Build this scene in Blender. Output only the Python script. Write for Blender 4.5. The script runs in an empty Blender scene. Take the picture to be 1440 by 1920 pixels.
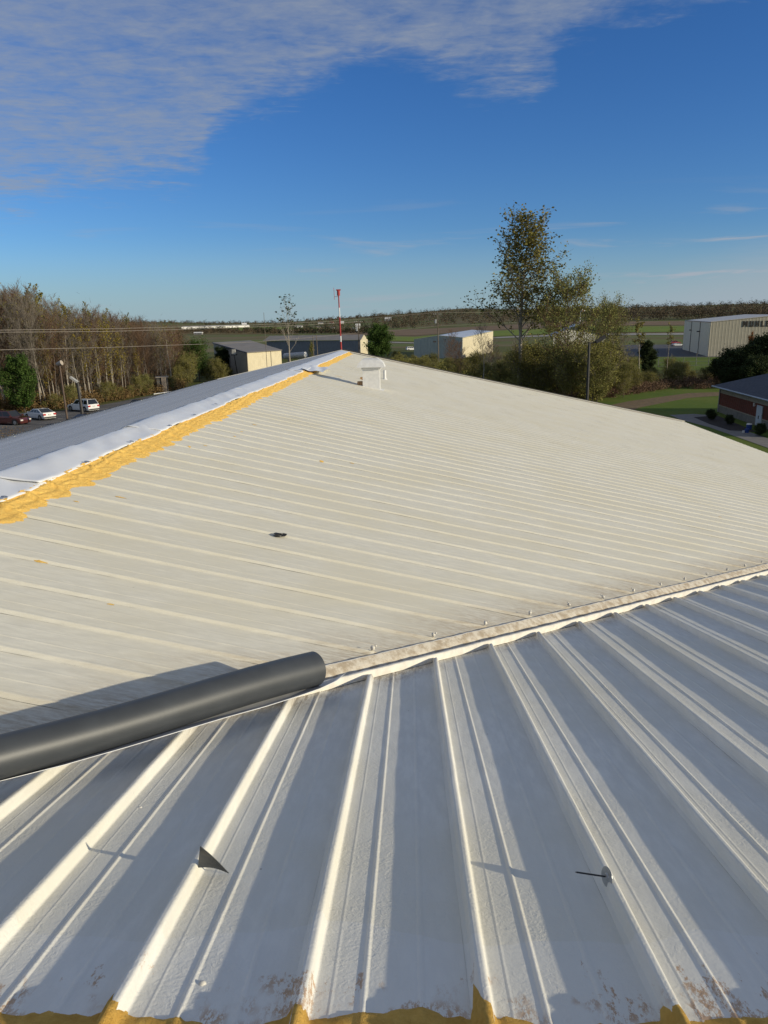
import bpy, math, random
import numpy as np
from math import radians as R_, sin, cos, pi
from mathutils import Vector, Matrix

SC = bpy.context.scene
COL = SC.collection
rnd = random.Random(7)
rng = np.random.default_rng(7)

# ------------------------------------------------------------------ camera
H = 10.9                                   # eye height above the ground
YAW, PITCH, ROLL, FPX = -0.0380, 0.25275, -0.01843, 1344.57
Fv = np.array([sin(YAW)*cos(PITCH), cos(YAW)*cos(PITCH), -sin(PITCH)])
_R = np.array([cos(YAW), -sin(YAW), 0.0]); _U = np.cross(_R, Fv)
Rv = _R*cos(ROLL)+_U*sin(ROLL); Uv = -_R*sin(ROLL)+_U*cos(ROLL)
CAM = np.array([0, 0, H])
cd = bpy.data.cameras.new('camera'); cam = bpy.data.objects.new('camera', cd); COL.objects.link(cam)
cd.sensor_fit = 'VERTICAL'; cd.sensor_height = 36; cd.lens = FPX/1920*36
cd.clip_start = .05; cd.clip_end = 20000
cam.matrix_world = Matrix(((Rv[0], Uv[0], -Fv[0], 0), (Rv[1], Uv[1], -Fv[1], 0), (Rv[2], Uv[2], -Fv[2], H), (0, 0, 0, 1)))
SC.camera = cam

# ------------------------------------------------------------------ light
SUN_AZ, SUN_EL = R_(-20), R_(14.6)         # azimuth from +X
SUN_STRENGTH, SKY_STRENGTH, EXPOSURE = 4.2, 0.13, -0.08
sl = bpy.data.lights.new('sun', 'SUN'); so = bpy.data.objects.new('sun', sl); COL.objects.link(so)
sl.energy = SUN_STRENGTH; sl.angle = R_(.55); sl.color = (1, .895, .68)
sdir = Vector((cos(SUN_EL)*cos(SUN_AZ), cos(SUN_EL)*sin(SUN_AZ), sin(SUN_EL)))
so.rotation_euler = sdir.to_track_quat('Z', 'Y').to_euler()
SC.view_settings.view_transform = 'Standard'; SC.view_settings.look = 'None'
SC.view_settings.gamma = 1; SC.view_settings.exposure = EXPOSURE; SC.view_settings.use_curve_mapping = False

W = bpy.data.worlds.new('World'); SC.world = W; W.use_nodes = True
nt = W.node_tree; nt.nodes.clear()
def N(t, **kw):
    n = nt.nodes.new(t)
    for k, v in kw.items(): setattr(n, k, v)
    return n
def M_(op, a, b=None, c=None, clamp=False):
    n = nt.nodes.new('ShaderNodeMath'); n.operation = op; n.use_clamp = clamp
    for i, v in enumerate((a, b, c)):
        if v is None: continue
        if isinstance(v, (int, float)): n.inputs[i].default_value = v
        else: nt.links.new(v, n.inputs[i])
    return n.outputs[0]
def link(a, b): nt.links.new(a, b)
out = N('ShaderNodeOutputWorld'); bg = N('ShaderNodeBackground'); bg.inputs[1].default_value = SKY_STRENGTH
link(bg.outputs[0], out.inputs[0])
sky = N('ShaderNodeTexSky', sky_type='NISHITA'); sky.sun_disc = False
sky.sun_elevation = SUN_EL; sky.sun_rotation = pi/2 - SUN_AZ
sky.altitude = 200; sky.air_density = 1.0; sky.dust_density = .35; sky.ozone_density = 2.2
tc = N('ShaderNodeTexCoord'); sx = N('ShaderNodeSeparateXYZ'); link(tc.outputs['Generated'], sx.inputs[0])
dx, dy, dz = sx.outputs
yc = M_('MAXIMUM', dy, .08)
X = M_('DIVIDE', dx, yc); Z = M_('DIVIDE', dz, yc)
zc = M_('MAXIMUM', dz, .02)
px, py = M_('DIVIDE', dx, zc), M_('DIVIDE', dy, zc)
def noise(xs, ys, scale, detail=5, rough=.55, dist=0, w=0):
    c = N('ShaderNodeCombineXYZ')
    for i, v in enumerate((xs, ys, w)):
        if isinstance(v, (int, float)): c.inputs[i].default_value = v
        else: link(v, c.inputs[i])
    n = N('ShaderNodeTexNoise'); n.inputs['Scale'].default_value = scale; n.inputs['Detail'].default_value = detail
    n.inputs['Roughness'].default_value = rough; n.inputs['Distortion'].default_value = dist
    link(c.outputs[0], n.inputs['Vector']); return n.outputs['Fac']
# lower edge of the cloud deck: elevation as a function of azimuth
mr = N('ShaderNodeMapRange'); link(X, mr.inputs[0]); mr.inputs[1].default_value = -1.2; mr.inputs[2].default_value = .8
fc = N('ShaderNodeFloatCurve'); link(mr.outputs[0], fc.inputs[1])
cm = fc.mapping; cv = cm.curves[0]
pts = [(-1.2, .10), (-.62, .14), (-.50, .165), (-.28, .19), (-.25, .235), (-.19, .27), (-.11, .295), (-.01, .31), (.03, .30), (.08, .285), (.16, .285), (.20, .335), (.28, .358), (.41, .39), (.8, .50)]
cv.points[0].location = (0, pts[0][1]*2); cv.points[1].location = (1, pts[-1][1]*2)
for a, b in pts[1:-1]: cv.points.new((a+1.2)/2.0, b*2)
for p_ in cv.points: p_.handle_type = 'AUTO'
cm.update()
edge = M_('MULTIPLY', fc.outputs[0], .5)
n1 = noise(px, py, 1.6, 6, .62, .3); n2 = noise(px, py, 5.0, 6, .65, .4, 3)
rip = noise(M_('MULTIPLY', px, 4.0), M_('MULTIPLY', py, 8.0), 1.3, 5, .6, .9, 7)
rip2 = noise(M_('MULTIPLY', px, 8), M_('MULTIPLY', py, 11), 1.6, 3, .6, .8, 5)
t = M_('SUBTRACT', Z, edge)
t = M_('MULTIPLY_ADD', M_('SUBTRACT', n1, .5), .13, t)
t = M_('MULTIPLY_ADD', M_('SUBTRACT', n2, .5), .06, t)
t = M_('MULTIPLY_ADD', M_('SUBTRACT', rip, .5), .07, t)
deck = N('ShaderNodeMapRange', interpolation_type='SMOOTHSTEP'); link(t, deck.inputs[0]); deck.inputs[1].default_value = -.018; deck.inputs[2].default_value = .055
dens = M_('MULTIPLY', deck.outputs[0], M_('MULTIPLY_ADD', M_('SUBTRACT', M_('ADD', M_('MULTIPLY', rip, .36), M_('ADD', M_('MULTIPLY', rip2, .24), M_('ADD', M_('MULTIPLY', n1, .5), M_('MULTIPLY', n2, .5)))), .8), 1.7, .50), clamp=True)
# thin streaks low over the horizon
st = noise(M_('MULTIPLY', X, 3.2), M_('MULTIPLY', Z, 34), 1.25, 5, .55, .5, 2.4)
stm = N('ShaderNodeMapRange', interpolation_type='SMOOTHSTEP'); link(st, stm.inputs[0]); stm.inputs[1].default_value = .56; stm.inputs[2].default_value = .74
low = N('ShaderNodeMapRange', interpolation_type='SMOOTHSTEP'); link(Z, low.inputs[0]); low.inputs[1].default_value = .19; low.inputs[2].default_value = .07
rgt = N('ShaderNodeMapRange', interpolation_type='SMOOTHSTEP'); link(X, rgt.inputs[0]); rgt.inputs[1].default_value = .05; rgt.inputs[2].default_value = .50; rgt.inputs[3].default_value = .5; rgt.inputs[4].default_value = 1.25
streak = M_('MULTIPLY', M_('MULTIPLY', stm.outputs[0], low.outputs[0]), rgt.outputs[0], clamp=True)
bank = N('ShaderNodeMapRange', interpolation_type='SMOOTHSTEP'); link(M_('ADD', M_('ADD', M_('MULTIPLY', X, 1.0), M_('MULTIPLY', Z, -3.2)), M_('MULTIPLY', n1, .12)), bank.inputs[0]); bank.inputs[1].default_value = .12; bank.inputs[2].default_value = .42; bank.inputs[4].default_value = .5
allc = M_('MAXIMUM', M_('MAXIMUM', dens, streak), bank.outputs[0], clamp=True)
hs = N('ShaderNodeHueSaturation'); hs.inputs['Saturation'].default_value = 1.22; hs.inputs['Value'].default_value = .81; link(sky.outputs[0], hs.inputs['Color'])
tn = N('ShaderNodeMix', data_type='RGBA', blend_type='MULTIPLY'); tn.inputs[0].default_value = 1; link(hs.outputs[0], tn.inputs[6]); tn.inputs[7].default_value = (.55, .80, 1.23, 1)
ccol = N('ShaderNodeMix', data_type='RGBA'); link(low.outputs[0], ccol.inputs[0])
ccol.inputs[6].default_value = (2.35, 2.68, 3.25, 1); ccol.inputs[7].default_value = (3.1, 3.4, 3.9, 1)
hz = N('ShaderNodeMapRange', interpolation_type='SMOOTHSTEP'); link(Z, hz.inputs[0]); hz.inputs[1].default_value = .13; hz.inputs[2].default_value = -.02; hz.inputs[4].default_value = .85
hzm = N('ShaderNodeMix', data_type='RGBA'); link(hz.outputs[0], hzm.inputs[0]); link(tn.outputs[2], hzm.inputs[6]); hzm.inputs[7].default_value = (2.65, 3.6, 4.35, 1)
hi = N('ShaderNodeMapRange', interpolation_type='SMOOTHSTEP'); link(Z, hi.inputs[0]); hi.inputs[1].default_value = .38; hi.inputs[2].default_value = .9  # clouds whitened above the view, added to lift the fill light
cc2 = N('ShaderNodeMix', data_type='RGBA'); link(hi.outputs[0], cc2.inputs[0]); link(ccol.outputs[2], cc2.inputs[6]); cc2.inputs[7].default_value = (3.2, 3.35, 3.4, 1)
mx = N('ShaderNodeMix', data_type='RGBA'); link(allc, mx.inputs[0]); link(hzm.outputs[2], mx.inputs[6]); link(cc2.outputs[2], mx.inputs[7])
link(mx.outputs[2], bg.inputs[0])

# ------------------------------------------------------------------ helpers
def ray(u, v): return Fv+Rv*(u-720)/FPX-Uv*(v-960)/FPX
def at(u, v, Y):                           # the point at depth Y (metres along +Y)
    d = ray(u, v); return CAM+d*(Y/d[1])
def ground(u, v, z=0.0):                   # the point of the ground there
    d = ray(u, v); return CAM+d*((z-H)/d[2])
def azim(u, r, z=0.0, v=612):              # a point at horizontal distance r
    d = ray(u, v); k = r/math.hypot(d[0], d[1]); return np.array([d[0]*k, d[1]*k, z])

def mesh(name, V, Fc, mats=None, midx=None, smooth=False, attr=None):
    me = bpy.data.meshes.new(name)
    V = np.asarray(V, dtype=np.float32)
    if isinstance(Fc, np.ndarray):
        n, k = Fc.shape
        me.vertices.add(len(V)); me.vertices.foreach_set('co', V.ravel())
        me.loops.add(n*k); me.loops.foreach_set('vertex_index', Fc.astype(np.int32).ravel())
        me.polygons.add(n); me.polygons.foreach_set('loop_start', np.arange(0, n*k, k, dtype=np.int32))
        me.update(calc_edges=True)
    else:
        me.from_pydata(V.tolist(), [], [tuple(f) for f in Fc])
    for m in (mats or []): me.materials.append(m)
    if midx is not None: me.polygons.foreach_set('material_index', np.asarray(midx, dtype=np.int32))
    if smooth: me.polygons.foreach_set('use_smooth', np.ones(len(me.polygons), dtype=bool))
    if attr is not None:
        a = me.attributes.new('tint', 'FLOAT', 'POINT'); a.data.foreach_set('value', np.asarray(attr, dtype=np.float32))
    me.update(); return me
def tag(o, label=None, cat=None, group=None, kind=None):
    if label: o['label'] = label
    if cat: o['category'] = cat
    if group: o['group'] = group
    if kind: o['kind'] = kind
    return o
def obj(name, me, parent=None, loc=None, label=None, cat=None, group=None, kind=None):
    o = bpy.data.objects.new(name, me); COL.objects.link(o)
    if loc is not None: o.location = [float(a) for a in loc]
    if parent is not None: o.parent = parent
    return tag(o, label, cat, group, kind)
def empty(name, loc, label, cat, group=None, rz=0):
    o = obj(name, None, None, loc, label, cat, group); o.rotation_euler.z = rz; o.empty_display_size = .3; return o
class MB:                                   # collects shapes in one mesh
    def __init__(s): s.V = []; s.F = []; s.M = []
    def add(s, V, Fc, m=0):
        k = len(s.V); s.V += [tuple(float(c) for c in v) for v in V]; s.F += [tuple(k+i for i in f) for f in Fc]; s.M += [m]*len(Fc)
    def box(s, c, d, rz=0, m=0, top=(1, 1), basis=None):
        V = []
        for sz in (-1, 1):
            for sx_, sy_ in ((-1, -1), (1, -1), (1, 1), (-1, 1)):
                f = top if sz > 0 else (1, 1)
                x, y, z = sx_*d[0]/2*f[0], sy_*d[1]/2*f[1], sz*d[2]/2
                if basis is not None: V.append(np.array(c)+basis[0]*x+basis[1]*y+basis[2]*z)
                else: V.append((c[0]+x*cos(rz)-y*sin(rz), c[1]+x*sin(rz)+y*cos(rz), c[2]+z))
        s.add(V, [(0, 3, 2, 1), (4, 5, 6, 7), (0, 1, 5, 4), (1, 2, 6, 5), (2, 3, 7, 6), (3, 0, 4, 7)], m); return s
    def bar(s, p0, p1, r0, r1=None, n=8, m=0, cap=True):
        p0, p1 = np.array(p0, float), np.array(p1, float); r1 = r0 if r1 is None else r1
        d = p1-p0; d /= np.linalg.norm(d); a = np.cross(d, [0, 0, 1.0] if abs(d[2]) < .9 else [1.0, 0, 0]); a /= np.linalg.norm(a); b = np.cross(d, a)
        V = [p0+(a*cos(2*pi*i/n)+b*sin(2*pi*i/n))*r0 for i in range(n)]+[p1+(a*cos(2*pi*i/n)+b*sin(2*pi*i/n))*r1 for i in range(n)]
        Fc = [(i, (i+1) % n, n+(i+1) % n, n+i) for i in range(n)]
        if cap: Fc += [tuple(range(n))[::-1], tuple(range(n, 2*n))]
        s.add(V, Fc, m); return s
    def build(s, name, mats, parent=None, smooth=False, **kw):
        if not isinstance(mats, (list, tuple)): mats = [mats]
        return obj(name, mesh(name, s.V, s.F, mats, s.M, smooth), parent, **kw)
def grid_faces(nu, nv):
    i = np.arange(nu-1)[:, None]*nv+np.arange(nv-1)[None, :]
    return np.stack([i, i+nv, i+nv+1, i+1], -1).reshape(-1, 4)

# ------------------------------------------------------------------ materials
class Mat:
    def __init__(s, name, rough=.6, spec=.5, metal=0):
        s.m = bpy.data.materials.new(name); s.m.use_nodes = True; s.t = s.m.node_tree
        s.b = s.t.nodes['Principled BSDF']; s.b.inputs['Roughness'].default_value = rough; s.b.inputs['Metallic'].default_value = metal
        s.b.inputs['Specular IOR Level'].default_value = spec
    def n(s, t, **kw):
        n = s.t.nodes.new(t)
        for k, v in kw.items(): setattr(n, k, v)
        return n
    def l(s, a, b): s.t.links.new(a, b)
    def noise(s, scale, detail=4, rough=.55, stretch=None, coord='Object', dist=0):
        tc = s.n('ShaderNodeTexCoord'); v = tc.outputs[coord]
        if stretch:
            mp = s.n('ShaderNodeMapping'); mp.inputs['Scale'].default_value = stretch; s.l(v, mp.inputs[0]); v = mp.outputs[0]
        n = s.n('ShaderNodeTexNoise'); n.inputs['Scale'].default_value = scale; n.inputs['Detail'].default_value = detail
        n.inputs['Roughness'].default_value = rough; n.inputs['Distortion'].default_value = dist; s.l(v, n.inputs['Vector']); return n.outputs['Fac']
    def math(s, op, a, b=None, c=None, clamp=False):
        n = s.n('ShaderNodeMath', operation=op, use_clamp=clamp)
        for i, v in enumerate((a, b, c)):
            if v is None: continue
            if isinstance(v, (int, float)): n.inputs[i].default_value = v
            else: s.l(v, n.inputs[i])
        return n.outputs[0]
    def rng(s, v, a, b, c=0, d=1, smooth=True):
        n = s.n('ShaderNodeMapRange'); n.interpolation_type = 'SMOOTHSTEP' if smooth else 'LINEAR'
        s.l(v, n.inputs[0])
        for i, q in enumerate((a, b, c, d)): n.inputs[i+1].default_value = q
        return n.outputs[0]
    def mix(s, f, a, b):
        n = s.n('ShaderNodeMix', data_type='RGBA')
        if isinstance(f, (int, float)): n.inputs[0].default_value = f
        else: s.l(f, n.inputs[0])
        for i, q in ((6, a), (7, b)):
            if isinstance(q, tuple): n.inputs[i].default_value = (*q, 1) if len(q) == 3 else q
            else: s.l(q, n.inputs[i])
        return n.outputs[2]
    def color(s, c):
        if isinstance(c, tuple): s.b.inputs['Base Color'].default_value = (*c, 1)
        else: s.l(c, s.b.inputs['Base Color'])
        return s
    def bump(s, h, strength=.3, dist=.01):
        n = s.n('ShaderNodeBump'); n.inputs['Strength'].default_value = strength; n.inputs['Distance'].default_value = dist
        s.l(h, n.inputs['Height']); s.l(n.outputs[0], s.b.inputs['Normal']); return s
def plain(name, c, rough=.6, var=.15, scale=3, bump=0, metal=0, spec=.5, bscale=60, bdist=.005):
    m = Mat(name, rough, spec, metal)
    f = m.rng(m.noise(scale, 5), .3, .7)
    m.color(m.mix(f, tuple(x*(1-var) for x in c), tuple(min(1, x*(1+var)) for x in c)))
    if bump: m.bump(m.noise(bscale, 3), bump, bdist)
    return m.m
def attr_z(m):
    g = m.n('ShaderNodeNewGeometry'); sp = m.n('ShaderNodeSeparateXYZ'); m.l(g.outputs['Position'], sp.inputs[0]); return sp.outputs

# ---- roof geometry constants
s_ = .21972; h_ = 1.7328; c_ = 6.5231; X0 = -.3733; SP = .61
XR = -5.713                                # crest of the far wing's ridge
PDROP = .055                               # the fit is to the rib tops; pans lie lower
zA = lambda x, y: H-h_-s_*y-PDROP
zB = lambda x, y: H-h_-s_*c_-s_*x
ZR = zB(XR, 0); YA = c_+XR                 # ridge heights meet
SL = .21
zL = lambda x, y: ZR-SL*(XR-x)
YE = 61.84
xe = lambda y: 22.3+(y-45)*.065
YEAVE_A = 29.9; XCORN = YEAVE_A-c_

# white elastomeric coating
def coating(name, base, along, near=False):
    m = Mat(name, .62, .35)
    st = (.35, 4, 4) if along == 'x' else (4, .35, 4)
    P = attr_z(m)
    streak = m.noise(5, 5, .6, st)
    blot = m.noise(.55, 5, .6)
    c1 = m.mix(m.rng(streak, .35, .7), tuple(v*.915 for v in base), tuple(v*1.03 for v in base))
    c2 = m.mix(m.rng(blot, .35, .75), c1, (base[0]*.93, base[1]*.91, base[2]*.85))
    # brown grime gathering along the valley
    q = m.math('ABSOLUTE', m.math('SUBTRACT', m.math('SUBTRACT', P[1], P[0]), c_))
    d = m.math('MULTIPLY_ADD', m.math('SUBTRACT', m.noise(1.1, 6, .65, (.6, 1.6, 1) if along == 'x' else (1.6, .6, 1)), .5), -2.0 if along == 'x' else -1.3, q)
    dm = m.rng(d, 1.45 if along == 'x' else .72, .05)
    dn = m.math('MULTIPLY', dm, m.rng(m.noise(9, 6, .7, st), .30, .66), clamp=True)
    c3 = m.mix(m.math('MULTIPLY', dn, .75 if along == 'x' else .85), c2, (.40, .31, .20) if along == 'x' else (.24, .185, .125))
    # small specks of dirt
    tc = m.n('ShaderNodeTexCoord'); vo = m.n('ShaderNodeTexVoronoi'); vo.inputs['Scale'].default_value = 3.3; m.l(tc.outputs['Object'], vo.inputs['Vector'])
    sp = m.rng(vo.outputs['Distance'], .010, .024, 1, 0)
    sel = m.n('ShaderNodeSeparateColor'); m.l(vo.outputs['Color'], sel.inputs[0])
    sp = m.math('MULTIPLY', sp, m.rng(sel.outputs[0], .55, .6))
    c4 = m.mix(m.math('MULTIPLY', sp, .7), c3, (.22, .17, .11))
    if near:
        # brown foam stain and rubbed-off paint close to the ridge
        lim = m.math('MULTIPLY_ADD', m.noise(7, 6, .7, (1.6, .7, 1)), 1.05, m.math('SUBTRACT', 1.56, m.math('MULTIPLY', m.noise(1.7, 2), .2)))
        a = m.rng(m.math('SUBTRACT', lim, P[1]), -.02, .03)
        b = m.math('MULTIPLY', m.rng(m.noise(34, 6, .8, (1.5, .6, 1)), .475, .525), m.rng(m.noise(2.6, 3, .6), .40, .50))
        c4 = m.mix(m.math('MULTIPLY', m.math('MULTIPLY', a, b), .9), c4, m.mix(m.noise(24, 4), (.55, .28, .05), (.28, .12, .028)))
        # repaint boundary, slightly whiter coat near the ridge
        e = m.rng(m.math('SUBTRACT', m.math('MULTIPLY_ADD', m.noise(1.3, 2, .4), .5, 2.05), P[1]), -.006, .006)
        c4 = m.mix(m.math('MULTIPLY', e, .35), c4, m.mix(.5, c4, (.86, .87, .88)))
    m.color(c4)
    peel = m.noise(75 if along == 'y' else 70, 2, .5)
    crinkle = m.noise(26, 3, .6, None, dist=1.2)
    hh = m.math('ADD', m.math('MULTIPLY', peel, .40 if along == 'y' else .35), m.math('MULTIPLY', crinkle, .8 if along == 'y' else .35))
    if along == 'x': hh = m.math('ADD', hh, m.math('MULTIPLY', streak, 1.6))
    else: hh = m.math('MULTIPLY', hh, m.rng(m.noise(2.2, 3, .6), .3, .7, .35, 1.15))
    m.bump(hh, .55 if along == 'y' else .42, .0075 if along == 'y' else .0045)
    return m.m
MAT_A = coating('white_coating_near', (.785, .765, .69), 'y', True)
MAT_B = coating('white_coating_far', (.765, .73, .615), 'x')
def glossy_white():
    m = Mat('glossy_white_metal', .2, .5, .6)
    m.color(m.mix(m.rng(m.noise(2, 4, .5, (.4, 3, 1)), .3, .7), (.58, .60, .62), (.68, .69, .70)))
    m.l(m.rng(m.noise(3, 5, .6), .3, .7, .14, .34), m.b.inputs['Roughness'])
    m.bump(m.noise(6, 3, .5, (.3, 1.5, 1)), .12, .003); return m.m
MAT_L = glossy_white()
def dirty_white():
    m = Mat('valley_metal', .6, .4)
    f = m.rng(m.noise(9, 6, .7, (1, 1, 1)), .38, .62)
    m.color(m.mix(f, (.66, .60, .49), (.42, .345, .245))); m.bump(m.noise(50, 5, .65), .5, .006); return m.m
MAT_V = dirty_white()
MAT_VT = plain('valley_edge_coating', (.73, .69, .60), .6, .10, 12, .4)
def foam_mat(name, a, b, brown):
    m = Mat(name, .85, .2)
    f = m.rng(m.noise(11, 6, .7), .3, .7)
    c = m.mix(f, a, b); g = m.rng(m.noise(26, 5, .75), .62, .72)
    m.color(m.mix(m.math('MULTIPLY', g, .6), c, brown)); m.bump(m.noise(34, 6, .75), 1.0, .02); return m.m
MAT_F = foam_mat('yellow_foam', (.93, .61, .16), (.84, .51, .12), (.42, .20, .05))
MAT_F2 = foam_mat('brown_foam', (.80, .50, .12), (.62, .35, .07), (.30, .14, .03))
MAT_MEM = plain('white_membrane', (.86, .86, .85), .38, .03, 2, .12, bscale=9, bdist=.01)
MAT_MEMD = plain('dark_grey_membrane', (.050, .055, .060), .46, .10, 5, .05)
MAT_MEMU = plain('grey_membrane_back', (.50, .51, .53), .5, .06, 4)
MAT_STEEL = plain('galvanised_steel', (.42, .43, .43), .35, .1, 20, metal=.9)
MAT_BLACK = plain('black_metal', (.02, .02, .022), .45, .1, 10)
MAT_WALL = plain('tan_metal_wall', (.45, .41, .33), .5, .08)
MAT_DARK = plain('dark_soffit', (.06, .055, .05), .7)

# ------------------------------------------------------------------ the building we stand on
B0 = empty('metal_building', (0, 0, 0), 'large metal building whose white ribbed roof fills the foreground', 'building')
PROF = [(-.052, 0), (-.044, .003), (-.031, .009), (-.023, .054), (-.019, .061), (-.012, .064), (.003, .064), (.010, .061), (.0145, .054), (.0225, .009), (.027, .002), (.032, 0),
        (.082, 0), (.086, .0014), (.090, .0014), (.095, 0), (.188, 0), (.193, .0050), (.200, .0065), (.206, .0050), (.211, 0), (.30, .0),
        (.385, 0), (.391, .0028), (.403, .0028), (.409, 0), (.47, 0), (.558, 0)]
_pr = []
for _a, _b in zip(PROF[:-1], PROF[1:]):
    _pr.append(_a); _g = _b[0]-_a[0]
    if _g > .012: _e = min(.004, _g/4); _pr += [(_a[0]+_e, _a[1]+(_b[1]-_a[1])*_e/_g), (_b[0]-_e, _b[1]-(_b[1]-_a[1])*_e/_g)]
PROF = _pr+[PROF[-1]]
PX = np.array([p[0] for p in PROF]); PZ = np.array([p[1] for p in PROF])
def lin(a, b, step): return np.linspace(a, b, max(2, int(math.ceil((b-a)/step))+1))
VH = .17*math.sqrt(2)                       # half width of the valley along a panel
def wob(a, b, k): return .0011*np.sin(a*2.3+k)*np.cos(b*3.1+k*2)+.0004*np.sin(a*14.1-b*11+k)
def panel_A(k):
    xr = X0+k*SP; xs = xr+PX; V = []; near = abs(xr) < 4
    ye = np.minimum(xs+c_-VH, YEAVE_A); ye = np.maximum(ye, YA+.02)
    T = np.concatenate([np.linspace(0, .985, 46 if near else 14), [.993, 1.0]])
    sc = np.ones(len(T)); sc[-2] = .86; sc[-1] = .0
    for t, q in zip(T, sc):
        y = YA+(ye-YA)*t; pz = np.where(PZ > .02, PZ*q, PZ)
        V.append(np.stack([xs+wob(y, xs, k)*np.where(PZ > .02, 1, 0), y, zA(xs, y)+pz+wob(xs*3, y, k)], 1))
    V = np.concatenate(V); return mesh('roof_panel', V, grid_faces(len(T), len(PX))[:, ::-1].copy(), [MAT_A], smooth=True)
ks = [k for k in range(-9, 60) if X0+k*SP+.3 > XR]
for k in ks: obj('roof_panel', panel_A(k), B0)
PZB = np.where(PZ > .012, PZ*.47, PZ*.6)
def panel_B(j):
    yr = YA+.12+j*SP; ys = yr+PX
    ys = np.minimum(ys, YE)
    x1 = np.where(ys < YEAVE_A, ys-c_-VH, xe(ys)); x1 = np.maximum(x1, XR+.02); x0 = np.full_like(x1, XR+.0)
    n = 60 if j < 25 else 24
    T = np.concatenate([np.linspace(0, .985, n), [.993, 1.0]]); sc = np.ones(len(T))
    if ys[-1] < YEAVE_A: sc[-2] = .9; sc[-1] = .3
    V = []
    for t, q in zip(T, sc):
        x = x0+(x1-x0)*t; pz = np.where(PZB > .012, PZB*q, PZB)*(1-.5*min(1, j/55))
        V.append(np.stack([x, ys+1.5*wob(x, ys, j), zB(x, ys)+pz+2.0*wob(x, ys*2, j)], 1))
    return mesh('roof_panel', np.concatenate(V), grid_faces(len(T), len(PX)), [MAT_B], smooth=True)
nB = int((YE-YA-.2)/SP)+1
for j in range(nB): obj('roof_panel', panel_B(j), B0)
# the far slope beyond the ridge, glossy
XLE = -16.4
def panel_L():
    V = []
    for x in (XR, XR-3, XR-7, XR-12, XLE):
        V.append(np.stack([np.full_like(PX, x-XR), PX*1.0, (zL(x, 0)-ZR)+PZ*.9], 1))
    return mesh('roof_panel', np.concatenate(V), grid_faces(5, len(PX))[:, ::-1].copy(), [MAT_L], smooth=True)
pl = panel_L()
for j in range(nB): obj('roof_panel', pl, B0, (XR, YA+.12+j*SP, ZR))
# back slope behind the viewer, walls
mb = MB()
mb.add([(XR, YA-.01, ZR-.06), (34, YA-.01, ZR-.06), (34, -16, ZR-3.7), (XR-17.8, -16, ZR-4.5), (XR-17.8, YA-.01, ZR-4.5)], [(0, 3, 2, 1), (0, 4, 3)])
mb.build('back_roof', MAT_A, B0)
mb = MB()
zc_ = zB(XCORN, 0)
mb.add([(XLE+.3, -15, 0), (XLE+.3, YE-.15, 0), (XLE+.3, YE-.15, zL(XLE+.3, 0)-.12), (XLE+.3, -15, zL(XLE+.3, 0)-.12)], [(0, 1, 2, 3)])
mb.add([(XLE+.3, YE-.15, 0), (XR, YE-.15, 0), (xe(YE)-.3, YE-.15, 0), (xe(YE)-.3, YE-.15, zB(xe(YE)-.3, 0)-.12), (XR, YE-.15, ZR-.12), (XLE+.3, YE-.15, zL(XLE+.3, 0)-.12)], [(0, 1, 4, 5), (1, 2, 3, 4)])
mb.add([(xe(YE)-.35, YE-.15, 0), (XCORN-2.4, YEAVE_A+.1, 0), (XCORN-2.4, YEAVE_A+.1, zc_-.1), (xe(YE)-.35, YE-.15, zB(xe(YE)-.35, 0)-.12)], [(0, 1, 2, 3)])
mb.add([(XCORN-2.4, YEAVE_A-.4, 0), (34, YEAVE_A-.4, 0), (34, YEAVE_A-.4, zc_-.1), (XCORN-2.4, YEAVE_A-.4, zc_-.1)], [(0, 1, 2, 3)])
mb.build('wall', MAT_WALL, B0)
# rake trim at the far end, with its dark shadow gap
mb = MB()
for a, b, za, zb in ((XR, xe(YE), ZR, zB(xe(YE), 0)), (XLE, XR, zL(XLE, 0), ZR)):
    for (y0, y1, o0, o1) in ((YE-.10, YE+.03, .045, .10),):
        V = [(a, y0, za+o0), (b, y0, zb+o0), (b, y0, zb+o1), (a, y0, za+o1), (a, y1, za+o0-.25), (b, y1, zb+o0-.25), (b, y1, zb+o1), (a, y1, za+o1)]
        mb.add(V, [(0, 1, 2, 3), (3, 2, 6, 7), (7, 6, 5, 4)])
mb.build('rake_trim', MAT_VT, B0)
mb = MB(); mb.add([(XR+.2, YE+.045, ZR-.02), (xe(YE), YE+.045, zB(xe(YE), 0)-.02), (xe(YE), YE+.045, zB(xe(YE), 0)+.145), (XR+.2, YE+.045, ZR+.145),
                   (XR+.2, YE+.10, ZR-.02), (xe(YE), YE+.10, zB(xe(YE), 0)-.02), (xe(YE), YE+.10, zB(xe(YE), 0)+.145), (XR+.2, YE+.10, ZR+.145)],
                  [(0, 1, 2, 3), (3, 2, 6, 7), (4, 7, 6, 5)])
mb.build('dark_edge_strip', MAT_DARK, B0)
# eave gutter under the notched rib ends
mb = MB()
n = 30; Ys = np.linspace(YEAVE_A+.2, YE, n); prof = [(-.12, -.02), (-.02, -.03), (-.03, -.16), (-.14, -.17)]
V = [(xe(y)+a, y, zB(xe(y), 0)+b) for y in Ys for a, b in prof]
mb.add(V, [tuple(int(i) for i in f) for f in grid_faces(n, 4)]); mb.build('eave_trim', MAT_DARK, B0)

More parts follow.
